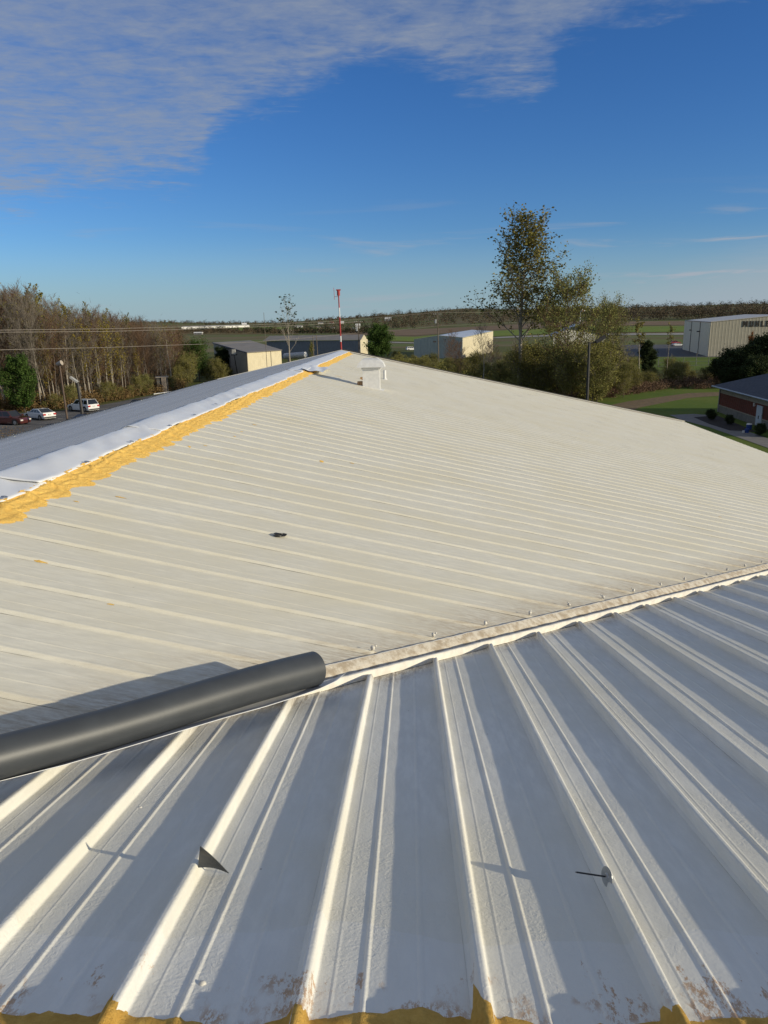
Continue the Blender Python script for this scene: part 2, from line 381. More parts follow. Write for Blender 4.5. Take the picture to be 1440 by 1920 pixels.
# valley gutter
tz = [(-.175, -.052), (-.170, .020), (-.160, .025), (-.128, .024), (-.118, .018), (-.114, -.05), (-.06, -.055), (-.02, -.045), (0, -.005), (.050, .022), (.085, .036), (.098, .043), (.110, .044), (.122, .036), (.150, .010), (.185, .004)]
Xs = lin(XR+.1, XCORN, .05); nv = len(Xs)
V = []; wig = np.cumsum(rng.normal(0, .0009, nv)); wig -= np.linspace(wig[0], wig[-1], nv)
for i, x in enumerate(Xs):
    zv = H-h_-s_*(x+c_)
    for a, b in tz:
        px_, py_ = x-a/math.sqrt(2), x+c_+a/math.sqrt(2)
        base = (zv-.1554*a) if a < 0 else (zv+.1554*a)
        jit = .002*sin(x*23+a*40)+.0015*sin(x*57+a*9)
        V.append((px_+wig[i], py_-wig[i], base+b+(jit if b > -.03 else 0)))
FF = grid_faces(nv, len(tz)); mi = np.tile(np.array([0, 0, 0, 0, 1, 1, 1, 1, 1, 1, 1, 0, 0, 1, 1]), nv-1)
obj('valley_gutter', mesh('valley_gutter', V, FF, [MAT_VT, MAT_V], mi, True), B0)
# sealant lumps where the far wing's ribs end
def blob(r, seed, amp=.25, sub=1, squash=(1, 1, 1)):
    import bmesh
    bm = bmesh.new(); bmesh.ops.create_icosphere(bm, subdivisions=sub, radius=1)
    rr = random.Random(seed); V = []
    for v in bm.verts: k = r*(1+rr.uniform(-amp, amp)); V.append((v.co.x*k*squash[0], v.co.y*k*squash[1], v.co.z*k*squash[2]))
    F_ = [tuple(v.index for v in f.verts) for f in bm.faces]; bm.free(); return V, F_
lumps = []
for i in range(5):
    V, F_ = blob(.016, i, .35, 2, (1.2, 1.2, 1.5)); V2, F2 = blob(.011, i+20, .3, 1)
    V = list(V)+[(a+.03*sin(i), b+.03*cos(i), c+.02) for a, b, c in V2]; F_ = F_+[tuple(q+len(V)-len(V2) for q in f) for f in F2]
    lumps.append(mesh('sealant_lump', V, F_, [MAT_VT], smooth=True))
for j in range(nB):
    yr = YA+.12+j*SP
    if yr-c_-VH < -1.2 or yr > 26: continue
    x = yr-c_-VH-.035; o = obj('sealant_lump', lumps[j % 5], B0, (x, yr, zB(x, yr)+.055)); o.rotation_euler.z = j*1.7
# foam closures at the near panels' upper rib ends (small wedges on the edge strip)
# sprayed foam band under the ridge of the far wing
def smooth_noise(x, seed, scale):
    r = np.random.default_rng(seed).uniform(-1, 1, 4096); u = np.asarray(x)*scale+500; i = np.floor(u).astype(int); f = u-i; f = f*f*(3-2*f)
    return r[i % 4096]*(1-f)+r[(i+1) % 4096]*f
def foam_edge(y):
    ph = ((y-(YA+.12))/SP) % 1.0
    jn = np.floor((y-(YA+.12))/SP); saw = (-.07+.15*ph**.8)*(1+.5*smooth_noise(jn*3.7, 8, 1))+np.where(ph < .06, .05, 0)
    return -4.70+saw+.040*smooth_noise(y, 3, 4)+.028*smooth_noise(y, 5, 15)+.018*smooth_noise(y, 6, 40)
def ribz(y): return np.interp(((y-(YA+.12)+.052) % SP)-.052, PX, PZB)
def foam(y0, y1, step, name):
    Ys = lin(y0, y1, step); nu = 17; V = []
    for y in Ys:
        xl = float(foam_edge(y)); xu = -5.03+.03*float(smooth_noise(y, 9, 1.5))
        for i in range(nu):
            t = i/(nu-1); x = xu+(xl-xu)*t
            th = .072*(1-t)**1.3+.020*(1-t)**.25*(1 if t < 1 else 0)+(.014*float(smooth_noise(y*1.0+i*.37, 11, 6))+.008*float(smooth_noise(y*1.3+i*.61, 12, 21)))*(1-t)**.5
            ph = ((y-(YA+.12))/SP) % 1; th += .035*max(0, 1-abs(ph-.05)/.18)*(1-abs(t-.45)*2.0 if abs(t-.45) < .5 else 0)
            z = zB(x, y)+float(ribz(y))*.9*(1 if t > .25 else .6)+max(.004, th) if i < nu-1 else zB(x, y)+float(ribz(y))*.9+.001
            V.append((x, y, z))
    return obj(name, mesh(name, V, grid_faces(len(Ys), nu), [MAT_F], smooth=True), B0, label='ragged band of yellow sprayed foam below the white ridge cover')
foam(YA, 16, .025, 'spray_foam'); foam(16, 33.3, .05, 'spray_foam'); foam(39.0, 60.8, .08, 'spray_foam')
foam(33.3, 39.0, .06, 'spray_foam')
# chips in the coating that bare the foam
chips = [((75, 1051), .16, .03), ((135, 980), .20, .035), ((225, 930), .17, .03), ((143, 938), .10, .03), ((604, 865), .10, .05), ((660, 867), .11, .05), ((477, 795), .12, .06), ((453, 808), .10, .04), ((440, 817), .08, .03), ((385, 834), .1, .04), ((355, 838), .09, .03), ((207, 1130), .08, .025), ((605, 703), .9, .22), ((635, 705), .5, .1), ((850, 1092), .05, .02), ((750, 1103), .04, .02), ((897, 1075), .05, .02), ((1350, 968), .12, .05)]
def onB(u, v, off=0):
    d = ray(u, v); return CAM+d*((-h_-s_*c_+off)/(d[2]+s_*d[0]))
def onA(u, v, off=0):
    d = ray(u, v); return CAM+d*((-h_+off)/(d[2]+s_*d[1]))
for i, ((u, v), L_, w_) in enumerate(chips):
    p = onB(u, v, .02); rr = random.Random(i); nn = 14; mb = MB()
    j = round((p[1]-(YA+.12))/SP); yc_ = p[1]
    V = [(p[0], yc_, zB(p[0], 0)+float(ribz(yc_))+.012)]
    for q in range(nn):
        a = 2*pi*q/nn; k = rr.uniform(.55, 1.15); x = p[0]+cos(a)*L_/2*k; y = yc_+sin(a)*w_/2*k
        V.append((x, y, zB(x, 0)+float(ribz(y))+.0035))
    mb.add(V, [(0, 1+q, 1+(q+1) % nn) for q in range(nn)]); mb.build('foam_chip', MAT_F, B0)
# foam at the near ridge (bottom of the picture)
def foamA():
    Xg = lin(-2.6, 2.6, .011); nu = 22; V = []
    for x in Xg:
        ph = ((x-X0)/SP+.5) % 1-.5; d = ph*SP
        up = .10*math.exp(-((d+.033)/.010)**2)*(1+.5*sin(x*5))
        yb = 1.870+.045*float(smooth_noise(x, 21, 1.9))+.022*float(smooth_noise(x, 22, 9))+.010*float(smooth_noise(x, 24, 40))+.9*up
        pz = float(np.interp(((x-X0+.052) % SP)-.052, PX, PZ))
        for i in range(nu):
            t = i/(nu-1); y = yb+(YA-yb)*t**1.2
            th = .004+.016*min(1, t*2.2)+.030*t+.006*float(smooth_noise(x*1.0+i*.31, 31+i, 14))
            V.append((x, y, zA(x, y)+pz+(th if i else -.003)))
    return obj('ridge_foam', mesh('ridge_foam', V, grid_faces(len(Xg), nu), [MAT_F2], smooth=True), B0, label='brown sprayed foam along the near ridge at the photo bottom')
foamA()
# ------------------------------------------------------------------ white membrane over the far wing's ridge
def mem_sheet(y0, y1, lift, xedge, seed, name, lap_curl=False):
    Ys = lin(y0, y1, .10 if y0 < 20 else .2); nu = 20; V = []
    for y in Ys:
        xu = xedge+.035*float(smooth_noise(y, seed, 1.1))+.015*float(smooth_noise(y, seed+1, 5)); xw = XR-.30+.08*float(smooth_noise(y, seed+2, .5))
        for i in range(nu):
            t = i/(nu-1); x = xw+(xu-xw)*t
            rr = x-XR
            base = (zB(x, 0) if x > XR else zL(x, 0))
            base -= .035*math.exp(-(rr/.22)**2)
            th = .070*min(1, t*4)+.016*math.exp(-((rr-.15)/.2)**2)+.030*max(0, (t-.55)/.45)-(.010 if i == nu-1 else 0)
            ww = .012*float(smooth_noise(y, seed+4, 1.3))*sin(pi*t)+.013*float(smooth_noise(y*1.0+t*1.7, seed+5, 2.6))*sin(pi*t)+.006*float(smooth_noise(y+t*.9, seed+7, 7))
            V.append((x, y, base+th+ww+lift+(.0 if not lap_curl else .03*t*t*math.exp(-((y-y0)/.5)**2))))
    V = np.array(V); n0 = len(V); Vb = V.copy(); Vb[:, 2] -= .004
    Fc = grid_faces(len(Ys), nu); Fb = Fc[:, ::-1]+n0
    rim = []
    for i in range(len(Ys)-1): a, b = i*nu+nu-1, (i+1)*nu+nu-1; rim.append((a, b, b+n0, a+n0))
    for i in range(nu-1): rim.append((i, i+1, i+1+n0, i+n0))
    Fa = np.concatenate([Fc, Fb, np.array(rim)])
    return mesh(name, np.concatenate([V, Vb]), Fa, [MAT_MEM], smooth=True)
RM = empty('ridge_membrane', (XR, YA, ZR), 'white roofing membrane draped along the long ridge above the yellow foam', 'roofing membrane')
for i, (a, b, lf, xg) in enumerate([(YA, 9.75, 0, -4.97), (9.3, 14.6, .006, -5.0), (14.3, 23.8, .012, -5.02), (23.5, 34.2, .006, -4.97), (33.8, 61.6, .012, -4.99)]):
    me = mem_sheet(a, b, lf, xg, 40+i*11, 'membrane_sheet', i in (1, 4)); me.transform(Matrix.Translation((-XR, -YA, -ZR)))
    obj('membrane_sheet', me, RM)
# loose flap that laps down over the foam
mb = MB(); Vn = []
for i in range(12):
    for j in range(8):
        x = -5.2+.95*i/11+.03*sin(j*2); y = 34.6+j*.62+.5*(i/11)**2
        Vn.append((x-XR, y-YA, zB(x, 0)+.115+.03*sin(i*.9+j)+.03*math.exp(-((i-11)/2)**2)-ZR+(.05 if j == 0 else 0)))
me = mesh('membrane_flap', Vn, grid_faces(12, 8), [MAT_MEM], smooth=True); obj('membrane_flap', me, RM)
# fastening plates
pm = MB(); pm.bar((0, 0, 0), (0, 0, .004), .042, .036, 16); pm.bar((0, 0, .004), (0, 0, .010), .012, .009, 8)
pme = mesh('fastening_plate', pm.V, pm.F, [MAT_STEEL])
for (u, v) in [(8, 931), (163, 865), (247, 827), (319, 797), (365, 777), (447, 741), (540, 715), (405, 757)]:
    p = onB(u, v, .135); o = obj('fastening_plate', pme, RM, (p[0]-XR, p[1]-YA, p[2]-ZR-.003)); o.rotation_euler = (0, math.atan(s_), 0)

# ------------------------------------------------------------------ roll of dark membrane
r0 = .148
P1 = onA(589, 1253, .0); P1 = CAM+ray(589, 1253)*((-h_+.225)/(ray(589, 1253)[2]+s_*ray(589, 1253)[1]))
d_ = ray(0, 1419); P2 = CAM+d_*((-h_+.20)/(d_[2]+s_*d_[1]))
ax = (P2-P1)/np.linalg.norm(P2-P1); Lr = np.linalg.norm(P2-P1)+1.5
side = np.cross(ax, [0, 0, 1.0]); side /= np.linalg.norm(side); up = np.cross(side, ax)
if side[1] > 0: side = -side                 # towards the viewer
RL = empty('membrane_roll', P1+ax*Lr/2-np.array([0, 0, r0]), 'rolled-up dark grey roofing membrane lying along the valley gutter', 'roll')
org = P1+ax*Lr/2-np.array([0, 0, r0])
def roll_mesh():
    turns, per = 9, 44; n = turns*per; V = []; ns = 14
    for k in range(ns):
        a0 = Lr*k/(ns-1); sag = .010*sin(k*.8)
        for i in range(n+1):
            ang = -pi/2-.25+2*pi*i/per; r = (r0-.006-.0065*a0)-.0085*i/per; jit = .0 if 0 < k < ns-1 else .006*sin(i*.7)*(1 if i > per else 0)
            p = P1+ax*(a0+jit)+side*cos(ang)*r+up*(sin(ang)*r+sag)
            V.append(p-org)
    # second skin (thickness) is the next turn, so one sheet is enough
    return mesh('rolled_sheet', V, grid_faces(ns, n+1), [MAT_MEMD], smooth=True)
obj('rolled_sheet', roll_mesh(), RL)
edge = [(648, 1262), (632, 1276), (600, 1291), (560, 1305), (500, 1324), (420, 1346), (340, 1370), (240, 1400), (120, 1434), (0, 1464), (-140, 1494), (-300, 1528)]
V = []; top = len(edge)
for i, (u, v) in enumerate(edge):
    off = .13 if i < 2 else .10+.012*sin(i*1.3)
    d2 = ray(u, v); e = CAM+d2*((-h_+off)/(d2[2]+s_*d2[1]))
    tt = np.dot(e-P1, ax); foot = P1+ax*max(tt, -.0)-up*(r0-.012-.0065*max(tt, 0))+side*.0
    for q in range(6):
        w = q/5; p = foot+(e-foot)*w; p = p+up*(-.012*sin(pi*w)); V.append(p-org)
n0 = len(V); Vb = [p-np.array([0, 0, .0035]) for p in V]
Fc = grid_faces(top, 6); rim = [(i*6+5, (i+1)*6+5, (i+1)*6+5+n0, i*6+5+n0) for i in range(top-1)]+[(i, i+1, i+1+n0, i+n0) for i in range(5)]
FA = np.concatenate([Fc, Fc[:, ::-1]+n0, np.array(rim)])
obj('loose_flap', mesh('loose_flap', V+Vb, FA, [MAT_MEMU, MAT_MEMD, MAT_MEM], [0]*len(Fc)+[1]*len(Fc)+[2]*len(rim), True), RL, label='loose outer end of the roll with pale grey underside and white cut edge')

# ------------------------------------------------------------------ small things lying on the near slope
def A_pt(u, v, Y): return at(u, v, Y)
Y0 = 2.70
a, b, c3 = at(375, 1587, Y0-.04), at(371, 1627, Y0-.01), onA(429, 1638, -.050)
V = []; n = 9
for i in range(n):
    w = i/(n-1)
    lo = b+(c3-b)*w; lo = lo+np.array([0, .006*sin(pi*w), .008*sin(pi*w)]); hi = a+(c3-a)*w; hi = hi+np.array([0, .004*sin(pi*w), .002*sin(pi*w)])
    for q in range(4): V.append(lo+(hi-lo)*q/3)
og = b.copy(); V = [p-og for p in V]; n0 = len(V); Vb = [p+np.array([.0005, .004, 0]) for p in V]
Fc = grid_faces(n, 4); rim = [(i*4, (i+1)*4, (i+1)*4+n0, i*4+n0) for i in range(n-1)]+[(i*4+3, i*4+3+n0, (i+1)*4+3+n0, (i+1)*4+3) for i in range(n-1)]
o = obj('membrane_scrap', mesh('membrane_scrap', V+Vb, np.concatenate([Fc, Fc[:, ::-1]+n0, np.array(rim)]), [MAT_MEMD], smooth=False), None, og, 'small dark triangular scrap of membrane standing up on a roof rib', 'scrap')
# plate with its screw
pc = at(1138, 1644, 2.60)
pn = np.array([-.93, -.30, .10]); pn /= np.linalg.norm(pn)
tip = at(1078, 1635, 2.64)
sd = tip-pc; sd /= np.linalg.norm(sd)
PL = empty('screw_with_plate', pc, 'round steel plate with a black screw through it, leaning against a roof rib', 'screw')
mb = MB(); q = (pn*.75+sd*.25+np.array([0, -.10, .12])); q /= np.linalg.norm(q)
mb.bar(-q*.0012, q*.0012, .041, .041, 24); mb.bar(q*.0012, q*.006, .016, .012, 16); mb.build('plate', MAT_STEEL, PL)
mb = MB(); mb.bar(-sd*.008, sd*np.linalg.norm(tip-pc)*.93, .0036, .0036, 8); mb.bar(sd*np.linalg.norm(tip-pc)*.93, tip-pc, .0036, .0008, 8); mb.bar(-sd*.010, -sd*.003, .008, .008, 8)
mb.build('screw', MAT_BLACK, PL)
# black crumpled debris on the far wing
p = onB(524, 1003, .03); V, F_ = blob(.075, 5, .5, 2, (1.1, .6, .35)); obj('debris', mesh('debris', V, F_, [MAT_BLACK]), None, p, 'crumpled black scrap lying alone in the middle of the white roof', 'scrap')
# drips and blobs of coating
for i, (u, v, r, lab) in enumerate([(263, 1516, .012, 'white drip of coating left of the dark triangular scrap'), (379, 1848, .015, 'white drip of coating near the foam at the bottom left')]):
    p = onA(u, v, -.062); V, F_ = blob(r, i, .2, 2); obj('coating_drip', mesh('coating_drip', V, F_, [MAT_VT], smooth=True), None, p, lab, 'drip')
leafm = plain('dead_leaf', (.20, .11, .05), .8)
for i, (u, v, lab) in enumerate([(548, 1505, 'tiny dead leaf on the shaded pan right of the triangular scrap'), (1222, 1551, 'tiny dark twig on the pan at far right above the screw'), (362, 1544, 'tiny dead leaf on the shaded pan just above the triangular scrap'), (847, 1663, 'tiny brown leaf on the shaded pan left of the screw'), (1245, 1878, 'small dark lump at the foot of the rib at bottom right'), (1282, 1762, 'tiny speck of leaf on the shaded pan at the right')]):
    p = onA(u, v, -.068); mb = MB(); s = .011 if i != 4 else .014
    mb.add([(-s, -s*.6, 0), (s*.9, -s*.4, .002), (s*.4, s, .006), (-s*.6, s*.7, .001), (0, 0, .008)], [(0, 1, 4), (1, 2, 4), (2, 3, 4), (3, 0, 4)])
    mb.build('dead_leaf', leafm, None, loc=p, label=lab, cat='leaf')

# ------------------------------------------------------------------ roof vent
vb = onB(697, 727); VX, VY = vb[0], vb[1]
Wd, Dp = .80, .66; VT = empty('roof_vent', (VX, VY, zB(VX, VY)), 'square white roof vent with a hooded cap near the ridge', 'roof vent')
white = plain('vent_white', (.74, .73, .70), .5, .06, 6)
mb = MB()
zt = .96
lo = lambda x: -s_*x-.03
mb.add([(-Wd/2, -Dp/2, lo(-Wd/2)), (Wd/2, -Dp/2, lo(Wd/2)), (Wd/2, Dp/2, lo(Wd/2)), (-Wd/2, Dp/2, lo(-Wd/2)), (-Wd/2, -Dp/2, zt), (Wd/2, -Dp/2, zt), (Wd/2, Dp/2, zt), (-Wd/2, Dp/2, zt)],
       [(0, 1, 5, 4), (1, 2, 6, 5), (2, 3, 7, 6), (3, 0, 4, 7)])
mb.build('stack', white, VT)
mb = MB(); mb.box((0, 0, zt-.06), (Wd+.10, Dp+.10, .07)); mb.build('collar', white, VT)
mb = MB()
for (w0, d0, z0), (w1, d1, z1) in zip([(1.30, 1.1, zt+.00), (1.30, 1.1, zt+.035), (1.14, .98, zt+.20), (.84, .78, zt+.34)], [(1.30, 1.1, zt+.035), (1.14, .98, zt+.20), (.84, .78, zt+.34), (.60, .55, zt+.40)]):
    V = [(-w0/2, -d0/2, z0), (w0/2, -d0/2, z0), (w0/2, d0/2, z0), (-w0/2, d0/2, z0), (-w1/2, -d1/2, z1), (w1/2, -d1/2, z1), (w1/2, d1/2, z1), (-w1/2, d1/2, z1)]
    mb.add(V, [(0, 1, 5, 4), (1, 2, 6, 5), (2, 3, 7, 6), (3, 0, 4, 7)])
mb.add([(-.30, -.275, zt+.40), (.30, -.275, zt+.40), (.30, .275, zt+.40), (-.30, .275, zt+.40), (-.61, -.525, zt), (.61, -.525, zt), (.61, .525, zt), (-.61, .525, zt)], [(0, 1, 2, 3), (7, 6, 5, 4)])
mb.build('hood', white, VT)
mb = MB(); mb.box((0, 0, zt-.005), (Wd-.04, Dp-.04, .05)); mb.build('throat', MAT_DARK, VT)
mb = MB(); mb.box((0.02, 0, -.005), (Wd+.36, Dp+.3, .02), basis=[np.array([.977, 0, -.2147]), np.array([0, 1, 0]), np.array([.2147, 0, .977])]); mb.build('base_flashing', white, VT)
p = onB(721, 712); PV = empty('vent_pipe', (p[0], p[1]+.4, zB(p[0], 0)), 'short white round pipe standing just right of the hooded roof vent', 'pipe')
mb = MB(); mb.bar((0, 0, -.05), (0, 0, .50), .085, .085, 14); mb.build('pipe', white, PV, smooth=False); mb = MB(); mb.bar((0, 0, -.02), (0, 0, .05), .16, .10, 14); mb.build('boot', white, PV)
for i, (u, v, sz, lab) in enumerate([(676, 722, (.30, .26, .18), 'orange foam block at the foot of the roof vent, nearest the viewer'), (680, 712, (.26, .24, .14), 'orange foam block at the foot of the roof vent, the farther one')]):
    p = onB(u, v); mb = MB(); mb.box((0, 0, sz[2]/2), sz, rz=.3+i, top=(.8, .75)); mb.build('foam_block', plain('foam_block', (.62, .36, .16), .8, .3, 9, .5), None, loc=p, label=lab, cat='block')

# ================================================================== THE PLACE AROUND
def fol(name, a, b, trans=.22):
    m = Mat(name, .75, .15)
    at_ = m.n('ShaderNodeAttribute', attribute_name='tint')
    c = m.mix(at_.outputs['Fac'], a, b); m.color(c)
    tr = m.n('ShaderNodeBsdfTranslucent'); m.l(c, tr.inputs[0]); mxs = m.n('ShaderNodeMixShader'); mxs.inputs[0].default_value = trans
    m.l(m.b.outputs[0], mxs.inputs[1]); m.l(tr.outputs[0], mxs.inputs[2]); m.l(mxs.outputs[0], m.t.nodes['Material Output'].inputs[0]); return m.m
F_BROWN = fol('twigs_brown', (.13, .078, .048), (.21, .135, .085), .1)
F_GREY = fol('twigs_grey', (.16, .135, .11), (.26, .225, .18), .1)
F_OLIVE = fol('leaves_olive', (.165, .155, .042), (.30, .275, .08))
F_GREEN = fol('leaves_green', (.035, .070, .016), (.095, .155, .032))
F_DARK = fol('leaves_dark', (.022, .036, .014), (.060, .080, .028))
F_YELLOW = fol('leaves_yellow', (.16, .13, .02), (.33, .25, .04))
F_COTTON = fol('leaves_cottonwood', (.13, .135, .034), (.29, .24, .07))
F_WILLOW = fol('leaves_willow', (.17, .175, .055), (.29, .28, .095))
F_ORANGE = fol('leaves_orange', (.16, .055, .015), (.26, .10, .025))
F_GRASS = fol('tall_grass', (.13, .085, .035), (.23, .15, .065), .1)
F_WOODS = fol('far_woods', (.075, .058, .038), (.15, .115, .07), .05)
F_WOODSG = fol('far_evergreens', (.016, .022, .012), (.045, .052, .022), .05)
BARK_W = plain('pale_bark', (.33, .29, .235), .8, .2, 3)
BARK_D = plain('dark_bark', (.085, .065, .048), .85, .25, 3)
BARK_M = plain('grey_bark', (.125, .10, .08), .85, .25, 3)

def unit(n):
    v = rng.normal(size=(n, 3)); return v/np.linalg.norm(v, axis=1, keepdims=True)
def leaf_arrays(P, size, up=0.0):
    n = len(P); a = unit(n); b = unit(n); b = b-a*(a*b).sum(1, keepdims=True); b /= np.linalg.norm(b, axis=1, keepdims=True)
    if up: a[:, 2] += up*np.sign(rng.normal(size=n)); a /= np.linalg.norm(a, axis=1, keepdims=True)
    s = (size*rng.uniform(.55, 1.35, n))[:, None] if np.isscalar(size) else (size*rng.uniform(.6, 1.3, n))[:, None]
    V = np.stack([P-a*s*.5, P+b*s*.36, P+a*s*.55, P-b*s*.36], 1).reshape(-1, 3)
    return V, np.arange(n*4).reshape(n, 4), np.repeat(np.clip(rng.normal(.5, .27, n), 0, 1), 4)
def seg_arrays(S, sides=3):
    S = np.asarray(S, float); p0, p1, r0, r1 = S[:, :3], S[:, 3:6], S[:, 6:7], S[:, 7:8]; n = len(S)
    d = p1-p0; d /= np.linalg.norm(d, axis=1, keepdims=True)+1e-9
    ref = np.where(np.abs(d[:, 2:3]) < .9, np.array([[0, 0, 1.0]]), np.array([[1.0, 0, 0]])); a = np.cross(d, ref); a /= np.linalg.norm(a, axis=1, keepdims=True)+1e-9; b = np.cross(d, a)
    ring = [(cos(2*pi*i/sides), sin(2*pi*i/sides)) for i in range(sides)]
    V = np.stack([p0+(a*c+b*s)*r0 for c, s in ring]+[p1+(a*c+b*s)*r1 for c, s in ring], 1).reshape(-1, 3)
    base = (np.arange(n)*2*sides)[:, None]
    Fc = np.concatenate([base+np.array([[i, (i+1) % sides, sides+(i+1) % sides, sides+i]]) for i in range(sides)])
    return V, Fc, np.repeat(rng.uniform(0, 1, n), 2*sides)
def grow(seed, Ht, r=.16, limbs=16, first=.3, up=.55, lens=.34, sub=7, subl=.42, tw=0, wander=.10, lean=(0, 0), taper=1.0, flat=1.0, n0=12):
    R = random.Random(seed); segs = []; tips = []
    def branch(p, d, L, r0, lev):
        n = n0 if lev == 0 else (6 if lev == 1 else 3); d = np.array(d, float); pts = [p]
        for i in range(n):
            w = wander*(.45 if lev == 0 else 1.0)
            d = d+np.array([R.uniform(-w, w), R.uniform(-w, w), R.uniform(-w, w)+.05*(lev > 0)]); d /= np.linalg.norm(d)
            q = pts[-1]+d*L/n; a = r0*(1-i/n*.9*taper); b = r0*(1-(i+1)/n*.9*taper); segs.append((*pts[-1], *q, max(a, .012), max(b, .008))); pts.append(q)
        if lev == 0:
            for k in range(limbs):
                t = first+(1-first)*(k+R.random())/limbs; i = min(n-1, int(t*n)); base = pts[i]+(pts[i+1]-pts[i])*(t*n-i)
                az = k*2.4+R.uniform(-.5, .5); el = up*(1+.35*(t-.5)); prof = (1-abs(t-.45)*.9)*R.uniform(.7, 1.2)
                branch(base, (cos(az)*cos(el)*flat, sin(az)*cos(el), sin(el)), Ht*lens*prof, r0*(1-t*.85)*.45, 1)
        elif lev == 1:
            for k in range(sub):
                t = .2+.8*(k+R.random())/sub; i = min(n-1, int(t*n)); base = pts[i]+(pts[i+1]-pts[i])*(t*n-i)
                dd = d+np.array([R.uniform(-.9, .9), R.uniform(-.9, .9), R.uniform(-.3, .7)]); dd /= np.linalg.norm(dd)
                branch(base, dd, L*subl*R.uniform(.6, 1.2), r0*.38, 2)
            tips.append(pts[-1])
        else:
            tips.extend(pts[1:])
            for k in range(tw):
                t = R.random(); i = min(n-1, int(t*n)); base = pts[i]; dd = d+np.array([R.uniform(-.9, .9), R.uniform(-.9, .9), R.uniform(-.2, .9)]); dd /= np.linalg.norm(dd)
                q = base+dd*L*R.uniform(.4, .9); segs.append((*base, *q, .014, .006)); tips.append(q)
    branch(np.zeros(3), (lean[0], lean[1], 1), Ht, r, 0)
    return np.array(segs), np.array(tips)
def tree_parts(seed, Ht, bark, leafm_, nleaf=3, size=.14, scat=.25, hmin=0, minr=0.0, twigmat=None, **kw):
    S, T = grow(seed, Ht, **kw)
    thin = S[:, 6] < .045
    V, Fc, _ = seg_arrays(S[~thin], 6); tr = mesh('trunk', V, Fc, [bark], smooth=True)
    V1, F1, t1 = seg_arrays(S[thin], 3)
    tw_ = mesh('twigs', V1, F1, [twigmat or F_GREY], attr=t1)
    lf = None
    if nleaf > 0 and leafm_ is not None:
        T = T[T[:, 2] > hmin*Ht]
        n = int(len(T)*nleaf); P = T[rng.integers(0, len(T), n)]+rng.normal(0, scat, (n, 3))
        V2, F2, t2 = leaf_arrays(P, size); lf = mesh('crown', V2, F2, [leafm_], attr=t2)
    zz = np.concatenate([V[:, 2], V1[:, 2]]); k = Ht/max(np.percentile(zz, 99.9), .1)
    for me in (tr, tw_, lf):
        if me is not None: me.transform(Matrix.Diagonal((k, k, k, 1)))
    return tr, tw_, lf
def place_tree(parts, loc, sc, rz, name, label, cat='tree', group=None):
    o = empty(name, loc, label, cat, group, rz); o.scale = (sc[0], sc[0], sc[1]) if isinstance(sc, tuple) else (sc, sc, sc)
    for nm, me in zip(('trunk', 'twigs', 'crown'), parts):
        if me is not None: obj(nm, me, o)
    return o
def cloud_mesh(name, C3, Rr, per, size, mat, flat=.8, clump=5):
    """foliage as leaf-sized faces grouped in clumps, for each centre in C3 with radius Rr"""
    C3 = np.asarray(C3); n = len(C3); k = clump
    cc = C3[:, None, :]+unit(n*k).reshape(n, k, 3)*np.asarray(Rr)[:, None, None]*rng.uniform(.3, .85, (n, k, 1))*np.array([1, 1, flat])
    q = max(1, per//k); rr = (np.asarray(Rr)[:, None]*rng.uniform(.3, .6, (n, k)))[..., None, None]
    P = cc[:, :, None, :]+unit(n*k*q).reshape(n, k, q, 3)*rr*np.cbrt(rng.uniform(.25, 1, (n, k, q, 1)))
    tone = np.clip(rng.normal(.5, .2, (n, k, 1)), 0, 1)+rng.normal(0, .16, (n, k, q))
    P = P.reshape(-1, 3); V, Fc, t = leaf_arrays(P, size); t = np.repeat(np.clip(tone.reshape(-1), 0, 1), 4)
    return mesh(name, V, Fc, [mat], attr=t)

# ------------------------------------------------------------------ ground, fields, hills
def ground_mat():
    m = Mat('field_ground', .95, .1); P = attr_z(m)
    g = m.rng(m.noise(.035, 6, .6), .3, .7); g2 = m.rng(m.noise(.6, 5, .65), .3, .7)
    c = m.mix(g, (.095, .115, .030), (.15, .135, .055)); c = m.mix(m.math('MULTIPLY', g2, .5), c, (.055, .075, .018)); m.color(c)
    m.bump(m.noise(3, 5, .7), .6, .1); return m.m
def strip_mat(name, a, b, sc=.05, st=(1, 1, 1)):
    m = Mat(name, .95, .1); m.color(m.mix(m.math('MULTIPLY_ADD', m.rng(m.noise(sc*14, 5, .7), .3, .7), .4, m.math('MULTIPLY', m.rng(m.noise(sc, 4, .6, st), .35, .65), .6)), a, b)); m.bump(m.noise(4, 4, .7), .5, .06); return m.m
G_MAT = ground_mat()
LAWN = strip_mat('lawn', (.085, .140, .022), (.14, .17, .035), .12)
FGREEN = strip_mat('green_field', (.13, .20, .035), (.20, .23, .05), .02)
FBROWN = strip_mat('brown_field', (.17, .115, .070), (.25, .185, .12), .015, (1, 3, 1))
FTAN = strip_mat('dry_grass', (.15, .11, .05), (.19, .16, .07), .05)
def asphalt():
    m = Mat('asphalt', .85, .3); f = m.rng(m.noise(.25, 6, .65), .3, .7); f2 = m.noise(9, 4, .7)
    c = m.mix(f, (.105, .100, .098), (.165, .158, .150)); cr = m.rng(m.noise(.5, 3, .5, None, dist=3), .495, .505)
    crk = m.rng(m.math('ABSOLUTE', m.math('SUBTRACT', m.noise(.35, 4, .6, None, dist=2.5), .5)), .0, .006, 1, 0)
    m.color(m.mix(m.math('MULTIPLY', crk, .7), c, (.035, .033, .03))); m.bump(f2, .4, .02); return m.m
ASPH = asphalt()
ASPH2 = plain('dark_asphalt', (.060, .060, .066), .9, .15, .2)
CONC = plain('sidewalk_concrete', (.20, .185, .165), .85, .12, 1.5, .3)
SOIL = plain('mulch', (.030, .022, .017), .95, .3, 4, .5)

